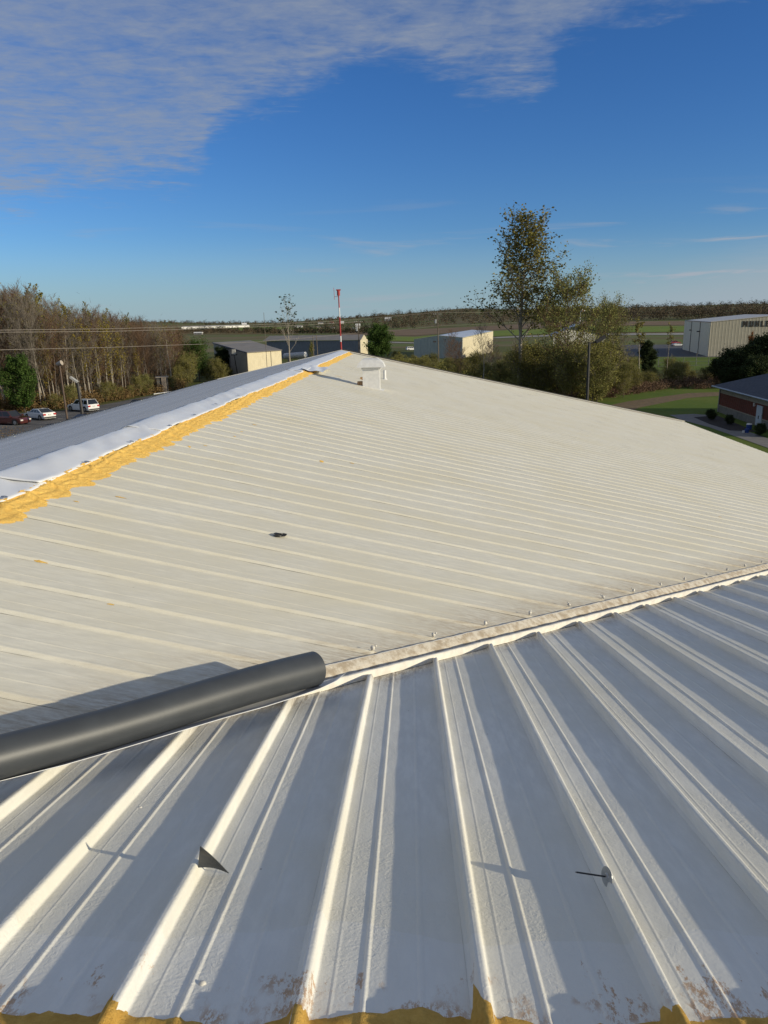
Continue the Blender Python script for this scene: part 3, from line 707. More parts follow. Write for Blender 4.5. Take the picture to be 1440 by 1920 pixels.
SZ = 9000; mb = MB()
mb.add([(-SZ, -SZ, 0), (SZ, -SZ, 0), (SZ, SZ, 0), (-SZ, SZ, 0)], [(0, 1, 2, 3)])
mb.build('ground', G_MAT, kind='structure')
# rising land far off: control (radius, photo row) per photo column
CTRL = {-700: (640, 606), -250: (634, 602), 0: (630, 606), 200: (627, 606), 300: (625, 606), 400: (622, 608), 520: (621, 606), 620: (620, 599), 700: (619, 594), 770: (617, 590), 830: (615, 585), 870: (613, 582), 960: (610, 583), 1060: (605, 580), 1160: (602, 579), 1230: (601, 577), 1300: (600, 576), 1440: (600, 572), 1700: (598, 568), 2300: (590, 560)}
cols_ = sorted(CTRL); RB, RT = 1150.0, 2100.0
def colz(u):
    b = np.interp(u, cols_, [CTRL[k][0] for k in cols_]); t = np.interp(u, cols_, [CTRL[k][1] for k in cols_])
    d = ray(u, b); zb = H+d[2]/math.hypot(d[0], d[1])*RB; d = ray(u, t); zt = H+d[2]/math.hypot(d[0], d[1])*RT
    return max(zb, .02), zt
def terr(u, r):
    zb, zt = colz(u)
    if r <= 380: return 0.0
    if r <= RB: f = (r-380)/(RB-380); return zb*f*f*(3-2*f)*.35+zb*f*.65
    f = (r-RB)/(RT-RB); return zb+(zt-zb)*min(1.2, f)
us = np.linspace(-700, 2300, 121); rs = [379, 430, 500, 600, 700, 800, 900, 1000, 1150, 1300, 1500, 1700, 1900, 2100, 2300, 3500]
V = []
for u in us:
    for r in rs:
        z = terr(u, r)+(.03 if r > 380 else -.05) if r < 2400 else terr(u, 2100)-60
        z += 1.5*sin(u*.013+r*.004) if r > 1300 and r < 2400 else 0
        V.append(azim(u, r, z))
HILL = Mat('hill_fields', .95, .1)
f = HILL.rng(HILL.noise(.0045, 4, .6, (1, 2.2, 1)), .42, .58); f2 = HILL.rng(HILL.noise(.012, 5, .6), .4, .6)
HILL.color(HILL.mix(HILL.math('MULTIPLY', f2, .45), HILL.mix(f, (.13, .165, .05), (.19, .155, .085)), (.12, .09, .045)))
obj('hill', mesh('hill', V, grid_faces(len(us), len(rs))[:, ::-1].copy(), [HILL.m], smooth=True), kind='structure')
def strip(name, pts, z, mat):                # a flat polygon on the ground, corners given where the photo shows them
    P = [ground(u, v, z) for u, v in pts] if not isinstance(pts, np.ndarray) else pts
    mb = MB(); mb.add(P, [tuple(range(len(P)))]); return mb.build(name, mat, kind='structure')
def onhill(u, v):                            # where the sight line meets the rising land
    d = ray(u, v); k = math.hypot(d[0], d[1])
    for r in np.arange(385, 2300, 6):
        if H+d[2]/k*r <= terr(u, r)+.05: return azim(u, r, terr(u, r)), r
    return azim(u, 1900, terr(u, 1900)), 1900
def hillstrip(name, top, bot, mat, dz=.25):
    V = []; 
    for (u, v), (u2, v2) in zip(top, bot):
        for t in np.linspace(0, 1, 6):
            p, r = onhill(u2+(u-u2)*t, v2+(v-v2)*t); p = p.copy(); p[2] += dz; V.append(p)
    return obj(name, mesh(name, V, grid_faces(len(top), 6), [mat], smooth=True), kind='structure')
def cols(a, b, n=14): return np.linspace(a, b, n)
hillstrip('brown_field', [(u, np.interp(u, [640, 780, 900, 1100, 1440], [621, 618, 612, 603, 602])) for u in cols(640, 1440, 30)], [(u, np.interp(u, [640, 780, 900, 1100, 1440], [628, 630, 620, 611, 609])) for u in cols(640, 1440, 30)], FBROWN)
hillstrip('green_field', [(u, np.interp(u, [640, 780, 900, 1100, 1440], [630, 632, 622, 613, 611])) for u in cols(640, 1440, 30)], [(u, np.interp(u, [640, 780, 900, 1100, 1440], [637, 641, 632, 624, 622])) for u in cols(640, 1440, 30)], FGREEN)
hillstrip('runway', [(u, np.interp(u, [640, 780, 900, 1100, 1440], [639, 643, 634, 626, 625])) for u in cols(640, 1440, 30)], [(u, np.interp(u, [640, 780, 900, 1100, 1440], [640.5, 645, 636, 629, 628])) for u in cols(640, 1440, 30)], plain('pale_runway', (.30, .28, .25), .9))
hillstrip('dry_field', [(u, 622) for u in cols(330, 560, 10)], [(u, 627) for u in cols(330, 560, 10)], FTAN)
hillstrip('green_field', [(u, np.interp(u, [330, 640], [615, 612])) for u in cols(400, 600, 8)], [(u, 620) for u in cols(400, 600, 8)], FGREEN)
strip('apron', [(1090, 641), (1290, 637), (1500, 640), (1500, 668), (1330, 669), (1235, 669), (1130, 668)], .03, ASPH2)
strip('lawn', [(1160, 676), (1235, 669.5), (1480, 669), (1480, 694), (1240, 694), (1160, 700)], .02, LAWN)
strip('lawn', [(1060, 775), (1160, 735), (1340, 712), (1560, 712), (1640, 900), (1330, 905), (1080, 850)], .02, LAWN)
strip('worn_grass', [(1085, 772), (1180, 752), (1290, 737), (1350, 735), (1350, 742), (1290, 746), (1200, 764), (1130, 790)], .03, plain('worn_grass', (.15, .10, .045), .95, .25, 1.2))
# parking lot
strip('parking_lot', [(-700, 800), (-300, 790), (0, 776), (110, 771), (150, 765), (192, 759), (292, 740), (360, 733), (420, 731), (470, 760), (300, 850), (-500, 1250), (-1500, 1250)], .02, ASPH)
PAINT = plain('faded_paint', (.48, .46, .42), .8, .2, 3)
mb = MB()
for a, b in [((100, 777), (135, 776.2)), ((108, 785), (118, 784.7)), ((0, 798.5), (42, 798)), ((185, 767), (210, 766)), ((-60, 812), (-20, 811))]:
    p, q = ground(*a, .026), ground(*b, .026); d = q-p; L = np.linalg.norm(d); d /= L; n_ = np.array([-d[1], d[0], 0])*.09
    mb.add([p-n_, q-n_, q+n_, p+n_], [(0, 1, 2, 3)])
mb.build('parking_line', PAINT, kind='structure')
# sidewalks and mulch bed by the brick house
strip('sidewalk', [(1255, 778), (1300, 776), (1328, 778), (1332, 784), (1440, 822), (1560, 865), (1560, 885), (1435, 838), (1330, 801), (1280, 788)], .05, CONC)
strip('mulch_bed', [(1300, 782), (1345, 779), (1420, 810), (1395, 808), (1368, 807), (1330, 795)], .06, SOIL)

# ------------------------------------------------------------------ far woods, hedges, houses
def far_trees(name, n, urange, vfun, size, per, leaf, mat, label, flat=.9):
    C3 = []; Rr = []
    for i in range(n):
        u = rng.uniform(*urange); v = vfun(u); p, r = onhill(u, v); s = rng.uniform(*size); C3.append((p[0], p[1], p[2]+s*.55)); Rr.append(s*.62)
    return obj(name, cloud_mesh(name, C3, Rr, per, leaf, mat, flat), None, None, label, 'woods', kind='stuff')
def ridge_trees(name, n, urange, r0, r1, size, per, leaf, mat, label, flat=.9):
    C3 = []; Rr = []
    for i in range(n):
        u = rng.uniform(*urange); r = rng.uniform(r0, r1); s = rng.uniform(*size); C3.append(azim(u, r, terr(u, r)+s*.5)); Rr.append(s*.62)
    return obj(name, cloud_mesh(name, C3, Rr, per, leaf, mat, flat), None, None, label, 'woods', kind='stuff')
ridge_trees('far_woods', 1500, (700, 1750), RB+30, RT, (7, 15), 60, 1.4, F_WOODS, 'brown bare woods covering the far ridge behind the airfield')
ridge_trees('far_woods', 260, (1120, 1750), 1150, 1220, (14, 24), 110, 1.4, F_WOODS, 'tall dark woods standing behind the field at right')
ridge_trees('far_evergreens', 420, (700, 1750), RB, RT+100, (10, 17), 60, 1.4, F_WOODSG, 'dark evergreens scattered through the far ridge woods', 1.2)
ridge_trees('far_woods', 520, (-300, 720), 1900, 2250, (5, 10), 50, 1.4, F_WOODS, 'thin line of woods along the left horizon')
ridge_trees('far_evergreens', 120, (-300, 720), 1900, 2250, (6, 11), 50, 1.4, F_WOODSG, 'dark clumps of trees along the left horizon', 1.2)
far_trees('hedgerow', 300, (330, 700), lambda u: rng.uniform(622.5, 626), (3.5, 7), 60, 1.1, F_WOODS, 'brown hedgerow crossing the fields behind the metal sheds')
far_trees('hedgerow', 130, (480, 700), lambda u: rng.uniform(622.5, 626), (4.5, 8), 60, 1.1, F_WOODSG, 'dark cedars in the hedgerow behind the metal sheds', 1.3)
far_trees('hedgerow', 90, (330, 480), lambda u: rng.uniform(620.5, 624), (4.5, 8), 60, 1.1, F_WOODSG, 'dark tree row at the foot of the left field', 1.2)
far_trees('field_scrub', 130, (470, 780), lambda u: rng.uniform(600, 618), (5, 10), 40, 1.4, F_WOODS, 'scattered bare trees among the hillside houses')
far_trees('field_scrub', 40, (500, 780), lambda u: rng.uniform(602, 618), (5, 9), 40, 1.4, F_WOODSG, 'scattered evergreens among the hillside houses')
WHITE = plain('white_siding', (.72, .70, .66), .6, .06); REDR = plain('red_roof', (.25, .09, .06), .7); GREYR = plain('grey_roof', (.22, .21, .20), .7); CREAM = plain('cream_siding', (.60, .55, .42), .6, .05)
PANE = Mat('dark_glass', .08, .6); PANE.color((.02, .025, .03)); PANE = PANE.m
def house(u, v, w, d_, h, wall, roof, label, rz=0.0, name='house', cat='house'):
    p, r = onhill(u, v); k = r/1344.0; w, d_, h = w*k, d_*k, h*k
    o = empty(name, p, label, cat, None, rz)
    mb = MB(); mb.box((0, 0, h*.3), (w, d_, h*.8)); mb.build('wall', wall, o)
    e = h*.7; mb = MB(); V = [(-w/2-.5, -d_/2-.5, e), (w/2+.5, -d_/2-.5, e), (w/2+.5, d_/2+.5, e), (-w/2-.5, d_/2+.5, e), (-w/2-.5, 0, h*1.15), (w/2+.5, 0, h*1.15)]
    mb.add(V, [(0, 1, 5, 4), (2, 3, 4, 5), (0, 4, 3), (1, 2, 5), (0, 3, 2, 1)]); mb.build('roof', roof, o)
    if w > 9:
        for q in (-.28, .05, .32):
            mb = MB(); mb.box((q*w, -d_/2-.04, h*.38), (w*.09, .08, h*.28)); mb.build('window', PANE, o)
house(458, 613, 8, 6, 6, CREAM, WHITE, 'small cream house with pale roof on the left hillside', .3)
house(560, 614.5, 13, 6, 4, WHITE, GREYR, 'long low white house left of the striped mast')
house(602, 609, 10, 5, 4, WHITE, GREYR, 'white house with grey roof highest left of the striped mast', .2)
house(598, 616, 6, 5, 4, CREAM, GREYR, 'small tan house just below the white house near the mast')
house(622, 608, 7, 5, 4, WHITE, REDR, 'small white house with reddish roof left of the mast', -.2)
house(623, 617, 8, 5, 3, CREAM, GREYR, 'low tan house nearest the mast on its left')
house(642, 608.5, 5, 5, 5, WHITE, WHITE, 'narrow white house just right of the striped mast')
house(663, 617.5, 10, 5, 3, WHITE, GREYR, 'low white house by the left utility pole')
house(671, 615.5, 8, 6, 7, WHITE, WHITE, 'tall white house behind the left utility pole')
house(728, 602.5, 11, 6, 6, WHITE, WHITE, 'white house high on the ridge above the round green tree', -.2)
house(371, 627.5, 14, 8, 4, GREYR, WHITE, 'long pale shed beyond the olive bushes at left')
house(327, 626, 7, 6, 3, WHITE, REDR, 'small house with red roof at the edge of the left wood')
house(1178, 583, 3, 3, 4, WHITE, WHITE, 'tiny white house in the dark woods right of the big trees')
house(1297, 577, 6, 3, 3, WHITE, GREYR, 'tiny pale house in the dark woods above the big hangar')
# long pale greenhouse-like structure far left
p, r = onhill(405, 615); q, r2 = onhill(340, 617.5); q2, _ = onhill(465, 613.5)
t_ = empty('greenhouse_row', p, 'very long low white building across the far left field', 'building'); mb = MB()
a_, b_ = q-p, q2-p; hh = r/1344*4.5
V = []
for e_ in (a_, b_): V += [(e_[0], e_[1], e_[2]), (e_[0], e_[1], e_[2]+hh*.7), (e_[0], e_[1]+7, e_[2]+hh), (e_[0], e_[1]+14, e_[2]+hh*.7), (e_[0], e_[1]+14, e_[2])]
mb.add(V, [(0, 5, 6, 1), (3, 8, 9, 4), (0, 1, 2, 3, 4), (9, 8, 7, 6, 5)]); mb.build('wall', WHITE, t_)
mb = MB(); mb.add([(v[0], v[1], v[2]+.05) for v in (V[1], V[6], V[7], V[2], V[3], V[8])], [(0, 1, 2, 3), (3, 2, 5, 4)]); mb.build('roof', plain('pale_roof', (.55, .56, .57), .4), t_)

# ------------------------------------------------------------------ metal sheds
def metal(name, c, var=.06):
    return plain(name, c, .45, var, .8)
M_CREAM = metal('cream_metal', (.66, .58, .40)); M_SHADEGREY = metal('shaded_cream_grey', (.36, .33, .28)); M_SHADESLATE = metal('shaded_cream_slate', (.15, .165, .19)); M_SHADEGREEN = metal('shaded_cream_green', (.36, .40, .37))  # grey, slate and grey-green sidings are cream metal with shade put into the colour
M_ROOFG = plain('weathered_metal_roof', (.22, .20, .18), .85, .12, .4); M_ROOFW = plain('pale_metal_roof', (.58, .60, .63), .35, .08, .5); M_TAN = metal('tan_hangar_siding', (.34, .31, .24)); M_DOOR = metal('tan_door_panel', (.66, .58, .44))  # hangar tan darkened, standing in for shade on its end wall
TRIM = plain('dark_trim', (.05, .04, .035), .6)
def ribbed(p0, p1, z0, t0, t1, mat, pitch, depth, out, apex=None):
    """one wall sheet with standing ribs from p0 to p1, its top going t0 -> (apex) -> t1"""
    p0, p1 = np.array(p0[:2], float), np.array(p1[:2], float); d = p1-p0; L = np.linalg.norm(d); d /= L; o = np.array(out, float)*depth
    n = max(1, int(L/pitch)); xs = []; 
    for i in range(n):
        a = i*L/n; w = L/n; xs += [(a, 0), (a+w*.62, 0), (a+w*.70, 1), (a+w*.92, 1)]
    xs.append((L, 0)); V = []
    for x, k in xs:
        f = x/L; tz_ = t0+(t1-t0)*f if apex is None else (t0+(apex[1]-t0)*f/apex[0] if f < apex[0] else apex[1]+(t1-apex[1])*(f-apex[0])/(1-apex[0]))
        q = p0+d*x+o*k; V += [(q[0], q[1], z0), (q[0], q[1], tz_)]
    m_ = len(xs); return V, [(2*i, 2*i+2, 2*i+3, 2*i+1) for i in range(m_-1)]
def wall_obj(parent, og, *a, name='wall', mat=None, **k):
    V, F_ = ribbed(*a, mat, k.get('pitch', .9), k.get('depth', .06), k['out'], k.get('apex')); mb = MB(); mb.add([np.array(v)-og for v in V], F_); return mb.build(name, mat, parent)
def outn(p0, p1):
    d = np.array(p1[:2])-np.array(p0[:2]); n = np.array([d[1], -d[0]]); n /= np.linalg.norm(n); return n
# 1: small cream shed with grey roof, long wall's shade put into its colour
C1 = at(463, 661, 157); hC = C1[2]; A1 = at(400, 643, 186); A1[2] = hC+.0; D1 = at(527, 654.5, 170); D1[2] = hC
A1 = at(400, 643, 190)
og = np.array([C1[0], C1[1], 0]); S1 = empty('metal_shed', og, 'small metal shed with a sunlit cream end and weathered grey roof', 'building')
zz = lambda p: p[2]
E1 = A1+(D1-C1)*1.22; E1[2] = A1[2]+.1
wall_obj(S1, og, A1, C1, 0, A1[2]-.1, C1[2]-.1, mat=M_SHADEGREY, out=outn(A1, C1), pitch=1.1, depth=.10)
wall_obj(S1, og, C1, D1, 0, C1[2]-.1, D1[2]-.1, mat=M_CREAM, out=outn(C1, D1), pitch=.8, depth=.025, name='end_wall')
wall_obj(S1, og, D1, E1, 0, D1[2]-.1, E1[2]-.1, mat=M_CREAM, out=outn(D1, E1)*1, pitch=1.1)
mb = MB(); k_ = [A1, C1, D1, E1]; ov = [(p-np.mean(k_, 0))*.03 for p in k_]; up_ = [p+o_-og+np.array([0, 0, .12]) for p, o_ in zip(k_, ov)]; dn_ = [p-np.array([0, 0, .14]) for p in up_]
mb.add(up_+dn_, [(0, 1, 2, 3), (4, 7, 6, 5), (0, 4, 5, 1), (1, 5, 6, 2), (2, 6, 7, 3)]); mb.build('roof', M_ROOFG, S1)
mb = MB(); mb.bar(C1-og+np.array([-.05, -.08, -.1]), np.array([-.05, -.08, 0]), .12, .12, 4); mb.bar(up_[0]+np.array([0, 0, -.13]), up_[1]+np.array([0, 0, -.13]), .13, .13, 4); mb.build('corner_trim', TRIM, S1)
q = C1+(D1-C1)*.68; mb = MB(); mb.bar(np.array([q[0], q[1]-.12, q[2]])-og, np.array([q[0], q[1]-.12, 0])-og, .06, .06, 6); mb.build('downpipe', TRIM, S1)
# 2: long shed, the shade on its front put into the slate colour
L2 = at(500, 640, 278); R2 = at(675.5, 635.5, 262); L2[2] = R2[2] = 6.5; B2 = at(489, 638, 300); E2 = at(689, 634, 286); E2[2] = 6.5
og = np.array([L2[0], L2[1], 0]); S2 = empty('long_shed', og, 'long shed, its front coloured dark as in shade, with low grey roof behind the bare sapling', 'building')
wall_obj(S2, og, L2, R2, 0, 6.4, 6.4, mat=M_SHADESLATE, out=outn(L2, R2), pitch=1.2, depth=.04)
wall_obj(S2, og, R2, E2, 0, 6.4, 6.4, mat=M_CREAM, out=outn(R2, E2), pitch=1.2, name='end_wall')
mid = (R2+E2)/2; bk = L2+(E2-R2)
rid = [L2+(E2-R2)*.5+np.array([0, 0, 1.7]), mid+np.array([0, 0, 1.7])]
mb = MB(); P = [L2, R2, rid[1], rid[0], E2, bk]; P = [p-og+np.array([0, 0, .05]) for p in P]; P[0] = P[0]+np.array([-1.5, -.4, 0]); P[1] = P[1]+np.array([.3, -.4, 0]); P[3] = P[3]+np.array([-1.5, 0, 0])
mb.add(P, [(0, 1, 2, 3), (3, 2, 4, 5)]); mb.build('roof', M_ROOFG, S2)
mb = MB(); mb.add([R2-og+np.array([.02, 0, -.1]), E2-og+np.array([.02, 0, -.1]), rid[1]-og+np.array([.02, 0, 0])], [(0, 1, 2)]); mb.build('gable', M_CREAM, S2)
# 3: cream hangar with sunlit side, end wall's shade painted grey-green
Lf = at(776, 637, 260); Fr = at(867.6, 633.5, 250); ap = at(823, 629.5, 255); Bk = at(924.5, 621, 305); ba = at(885, 618.5, 318)
og = np.array([Fr[0], Fr[1], 0]); S3 = empty('hangar', og, 'mid-size cream hangar, its end coloured grey-green as in shade, with sunlit side behind the utility pole', 'hangar')
fa = np.linalg.norm((ap-Lf)[:2])/np.linalg.norm((Fr-Lf)[:2])
wall_obj(S3, og, Lf, Fr, 0, Lf[2]-.1, Fr[2]-.1, mat=M_SHADEGREEN, out=outn(Lf, Fr), pitch=1.3, depth=.1, apex=(fa, ap[2]-.1))
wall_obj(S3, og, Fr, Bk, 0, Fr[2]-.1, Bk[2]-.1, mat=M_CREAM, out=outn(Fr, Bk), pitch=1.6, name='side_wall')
bl = Lf+(Bk-Fr); mb = MB(); P = [p-og+np.array([0, 0, .05]) for p in (Lf, ap, Fr, Bk, ba, bl)]
mb.add(P, [(1, 2, 3, 4), (0, 1, 4, 5)]); mb.build('roof', M_ROOFW, S3)
mb = MB(); mb.bar(P[0], P[1], .12, .12, 4); mb.bar(P[1], P[2], .12, .12, 4); mb.bar(P[2], P[3], .10, .10, 4); mb.build('roof_trim', plain('trim_cream', (.5, .48, .4), .6), S3)
for u, v in ((815, 640.5), (838, 637)):
    a = at(u, v, 253.5); mb = MB(); mb.box(a-og, (1.1, .3, .45)); mb.build('wall_lamp', TRIM, S3)
# 4: the big hangar with lettering
F4 = ground(1328, 668.5); yF = F4[1]; top4 = at(1333, 604.5, yF); hE = top4[2]
Bk4 = ground(1285, 655); 
F4 = np.array([top4[0], yF, 0]); bt = at(1284, 601, Bk4[1]); Bk4 = np.array([bt[0], Bk4[1], 0]); hB = bt[2]
dirx = np.array([1, -.02, 0]); dirx /= np.linalg.norm(dirx)
og = F4.copy(); S4 = empty('hangar', og, 'largest tan hangar with big dark letters on its end wall, far right', 'hangar')
R4 = F4+dirx*46; A4 = F4+dirx*23; sl_ = .082
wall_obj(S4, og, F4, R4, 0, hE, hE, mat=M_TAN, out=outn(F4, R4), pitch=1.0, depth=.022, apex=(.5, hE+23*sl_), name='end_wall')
bd = Bk4-F4
# sliding door leaves on the side
for i in range(3):
    a, b = Bk4+(F4-Bk4)*(i/3), Bk4+(F4-Bk4)*((i+1)/3-.012)
    k0, k1 = hB+(hE-hB)*i/3, hB+(hE-hB)*(i+1)/3
    wall_obj(S4, og, a, b, 0, k0-.15, k1-.15, mat=M_DOOR, out=outn(a, b), pitch=2.2, depth=.05, name='door_leaf')
    if i: 
        mb = MB(); q = a-og; mb.box((q[0], q[1]-.1, k0-3.2), (2.2 if i == 2 else 1.6, .3, .35)); mb.build('door_lamp', TRIM, S4)
        mb = MB(); mb.bar((q[0]-.1, q[1]-.1, 0), (q[0]-.1, q[1]-.1, k0-.2), .12, .12, 4); mb.build('door_seam', TRIM, S4)
mb = MB(); P = [F4+np.array([0, 0, hE+.06]), A4+np.array([0, 0, hE+23*sl_+.06]), R4+np.array([0, 0, hE+.06])]; Q = [p+bd*1.0+np.array([0, 0, hB-hE]) for p in P]
P = [p-og for p in P]; Q = [p-og for p in Q]
mb.add(P+Q, [(0, 1, 4, 3), (1, 2, 5, 4)]); mb.build('roof', plain('hangar_roof', (.52, .50, .46), .5, .08, .5), S4)
mb = MB(); mb.bar(P[0], P[1], .18, .18, 4); mb.bar(P[0], Q[0], .15, .15, 4); mb.bar((0, -.05, 0), (0, -.05, hE), .14, .14, 4); mb.build('corner_trim', plain('tan_trim', (.36, .33, .27), .6), S4)
# lettering M U H L E as flat slabs on the end wall
def letter(ch):
    t = .21; w = .66
    L = {'M': [(0, 0, t, 1), (w+.20-t, 0, t, 1)], 'U': [(0, 0, t, 1), (w-t, 0, t, 1), (0, 0, w, t*.9)], 'H': [(0, 0, t, 1), (w-t, 0, t, 1), (0, .41, w, .18)], 'L': [(0, 0, t, 1), (0, 0, w*.85, .19)], 'E': [(0, 0, t, 1), (0, 0, w*.88, .19), (0, .41, w*.8, .17), (0, .81, w*.88, .19)]}[ch]
    quads = [[(x, y), (x+a, y), (x+a, y+b), (x, y+b)] for x, y, a, b in L]
    if ch == 'M': quads += [[(t*.4, 1), (t*1.3, 1), (.50, .25), (.36, .25)], [(w+.20-t*1.3, 1), (w+.20-t*.4, 1), (.50, .25), (.36, .25)]]
    return quads
uL = at(1389, 612, yF+1); zt0, zt1 = at(1389, 613, yF)[2], at(1389, 602, yF)[2]; hl = zt1-zt0
x0_ = np.dot(uL-F4, dirx); nrm = np.array([dirx[1], -dirx[0], 0]); adv = [1.15, .95, .97, .80, .9]
INK = plain('letter_paint', (.02, .015, .012), .8)
for ch, a in zip('MUHLE', adv):
    mb = MB()
    for i, qd in enumerate(letter(ch)):
        V = [dirx*(x0_+x*hl*.98)+nrm*(.16+i*.012)+np.array([0, 0, zt0+y*hl]) for x, y in qd]; V += [v-nrm*.08 for v in V]
        mb.add(V, [(0, 1, 2, 3), (0, 4, 5, 1), (1, 5, 6, 2), (2, 6, 7, 3), (3, 7, 4, 0)])
    mb.build('letter', INK, S4, label='dark capital letter '+ch+' on the hangar wall'); x0_ += a*hl*1.04
# 5: little gabled hangar behind the big trees
pa, pl_, pr_ = at(1087, 607, 215), at(1038, 628, 215), at(1136, 626, 222)
og = np.array([pa[0], pa[1], 0]); S5 = empty('gabled_hangar', og, 'grey gabled hangar with bright metal roof half hidden behind the willow', 'hangar')
wall_obj(S5, og, pl_, pr_, 0, pl_[2]-.1, pr_[2]-.1, mat=metal('grey_siding', (.30, .30, .28)), out=(0, -1), pitch=1.0, apex=(.5, pa[2]-.1))
bk = np.array([4, 26, 0]); mb = MB(); P = [p-og for p in (pl_, pa, pr_)]; Q = [p+bk for p in P]; P[0] = P[0]+np.array([-.8, -.5, -.35]); P[2] = P[2]+np.array([.8, -.5, -.35]); P[1] = P[1]-np.array([0, .5, 0])
mb.add(P+Q, [(0, 1, 4, 3), (1, 2, 5, 4)]); mb.build('roof', M_ROOFW, S5)
# dark round opening seen through the branches
q = at(1010, 665, 205); DK = empty('dark_shed', (q[0], q[1], 0), 'low dark shed half hidden behind the tall tree', 'shed'); mb = MB()
mb.box((0, 0, 1.6), (7.5, 5, 3.2)); mb.build('wall', plain('dark_shed_wall', (.05, .05, .055), .8), DK); mb = MB(); mb.box((0, 0, 3.3), (8, 5.5, .2)); mb.build('roof', M_ROOFG, DK)

# ------------------------------------------------------------------ brick house at right
cA = ground(1346, 772); Wd_ = 30.0
yl = cA[1]; gd = ground(1440, 806); dv = gd-cA; dv[2] = 0; dv /= np.linalg.norm(dv)     # front wall runs towards the viewer's right
back = np.array([-dv[1], dv[0], 0])
if back[0] < 0: back = -back
og = cA.copy(); og[2] = 0; BH = empty('brick_house', og, 'single-storey red brick house with low slate roof at the right edge', 'house')
hw = 3.15
def brick_mat():
    m = Mat('red_brick', .85, .2); tc_ = m.n('ShaderNodeTexCoord'); mp = m.n('ShaderNodeMapping'); m.l(tc_.outputs['Object'], mp.inputs[0]); mp.inputs['Rotation'].default_value = (pi/2, 0, math.atan2(dv[1], dv[0]))
    b = m.n('ShaderNodeTexBrick'); b.inputs['Scale'].default_value = 4; b.inputs['Color1'].default_value = (.13, .035, .022, 1); b.inputs['Color2'].default_value = (.17, .05, .03, 1); b.inputs['Mortar'].default_value = (.14, .11, .09, 1); b.inputs['Mortar Size'].default_value = .012
    m.l(mp.outputs[0], b.inputs['Vector']); m.color(b.outputs[0]); return m.m
BR = brick_mat(); STONE = plain('pale_stone_base', (.20, .18, .15), .85, .15, 2, .3); SHING = plain('slate_shingles', (.06, .066, .082), .9, .25, 3, .5); SOFF = plain('soffit_tan', (.33, .28, .20), .8)
def face(a, b, z0, z1, out_, mat, nm, th=.05):
    V = [a, b]; mb = MB(); P = [(a[0], a[1], z0), (b[0], b[1], z0), (b[0], b[1], z1), (a[0], a[1], z1)]; P = [np.array(p)+out_*th for p in P]; P2 = [p-out_*th for p in P]
    mb.add(P+P2, [(0, 1, 2, 3), (0, 4, 5, 1), (1, 5, 6, 2), (2, 6, 7, 3), (3, 7, 4, 0)]); return mb.build(nm, mat, BH)
zero = np.zeros(3); e1 = dv*22; fo = -back
face(zero, e1, .9, 2.35, fo, BR, 'wall', .03); face(zero, e1, 0, .82, fo, STONE, 'stone_base', .09); face(zero, e1, .82, .92, fo, SOFF, 'ledge', .14); face(zero, e1, 2.35, hw, fo, SOFF, 'frieze', .05)
l1 = back*12; face(l1, zero, 0, .82, -dv, STONE, 'stone_base', .09); face(l1, zero, .82, hw, -dv, BR, 'wall', .03)
# roof: low hip
ovh = .75; c0 = zero-dv*ovh+fo*ovh; c1 = e1+dv*ovh+fo*ovh; c2 = c1+back*(12+2*ovh); c3 = c0+back*(12+2*ovh); rr_ = 6.75
z_ = np.array([0, 0, hw]); zt_ = np.array([0, 0, hw+2.5]); r1_ = c0+dv*rr_+back*rr_; r2_ = c1-dv*rr_+back*rr_
mb = MB(); mb.add([c0+z_, c1+z_, c2+z_, c3+z_, r1_+zt_, r2_+zt_], [(0, 1, 5, 4), (1, 2, 5), (2, 3, 4, 5), (3, 0, 4)]); mb.build('roof', SHING, BH)
mb = MB(); mb.add([c0+z_*.96, c1+z_*.96, c2+z_*.96, c3+z_*.96], [(0, 3, 2, 1)])
for a, b in ((c0, c1), (c3, c0)):
    mb.bar(a+z_-np.array([0, 0, .07]), b+z_-np.array([0, 0, .07]), .10, .10, 4)
mb.build('gutter', plain('gutter_metal', (.33, .35, .36), .4), BH)
mb = MB(); mb.bar(dv*.35+fo*.12, dv*.35+fo*.12+np.array([0, 0, hw]), .06, .06, 6); mb.build('downpipe', plain('downpipe_metal', (.25, .22, .25), .5), BH)
gdo = ground(1412, 800); xd = float(np.dot(gdo-cA, dv)); print('door at', xd)
DOORM = plain('pale_door', (.52, .56, .58), .5, .05)
mb = MB(); P = [dv*(xd-.75)+fo*.10, dv*(xd+.75)+fo*.10]; mb.box(dv*xd+fo*.13+np.array([0, 0, 1.1]), (1.5, .10, 2.2), rz=math.atan2(dv[1], dv[0])); DR = mb.build('door', DOORM, BH)
mb = MB(); mb.box(dv*(xd+.05)+fo*.21+np.array([0, 0, 1.0]), (.10, .06, .34), rz=math.atan2(dv[1], dv[0])); obj('handle', mesh('handle', mb.V, mb.F, [TRIM]), DR)
mb = MB(); mb.box(dv*(xd-1.7)+fo*.12+np.array([0, 0, 2.15]), (.14, .16, .36), rz=math.atan2(dv[1], dv[0])); mb.build('wall_light', WHITE, BH)
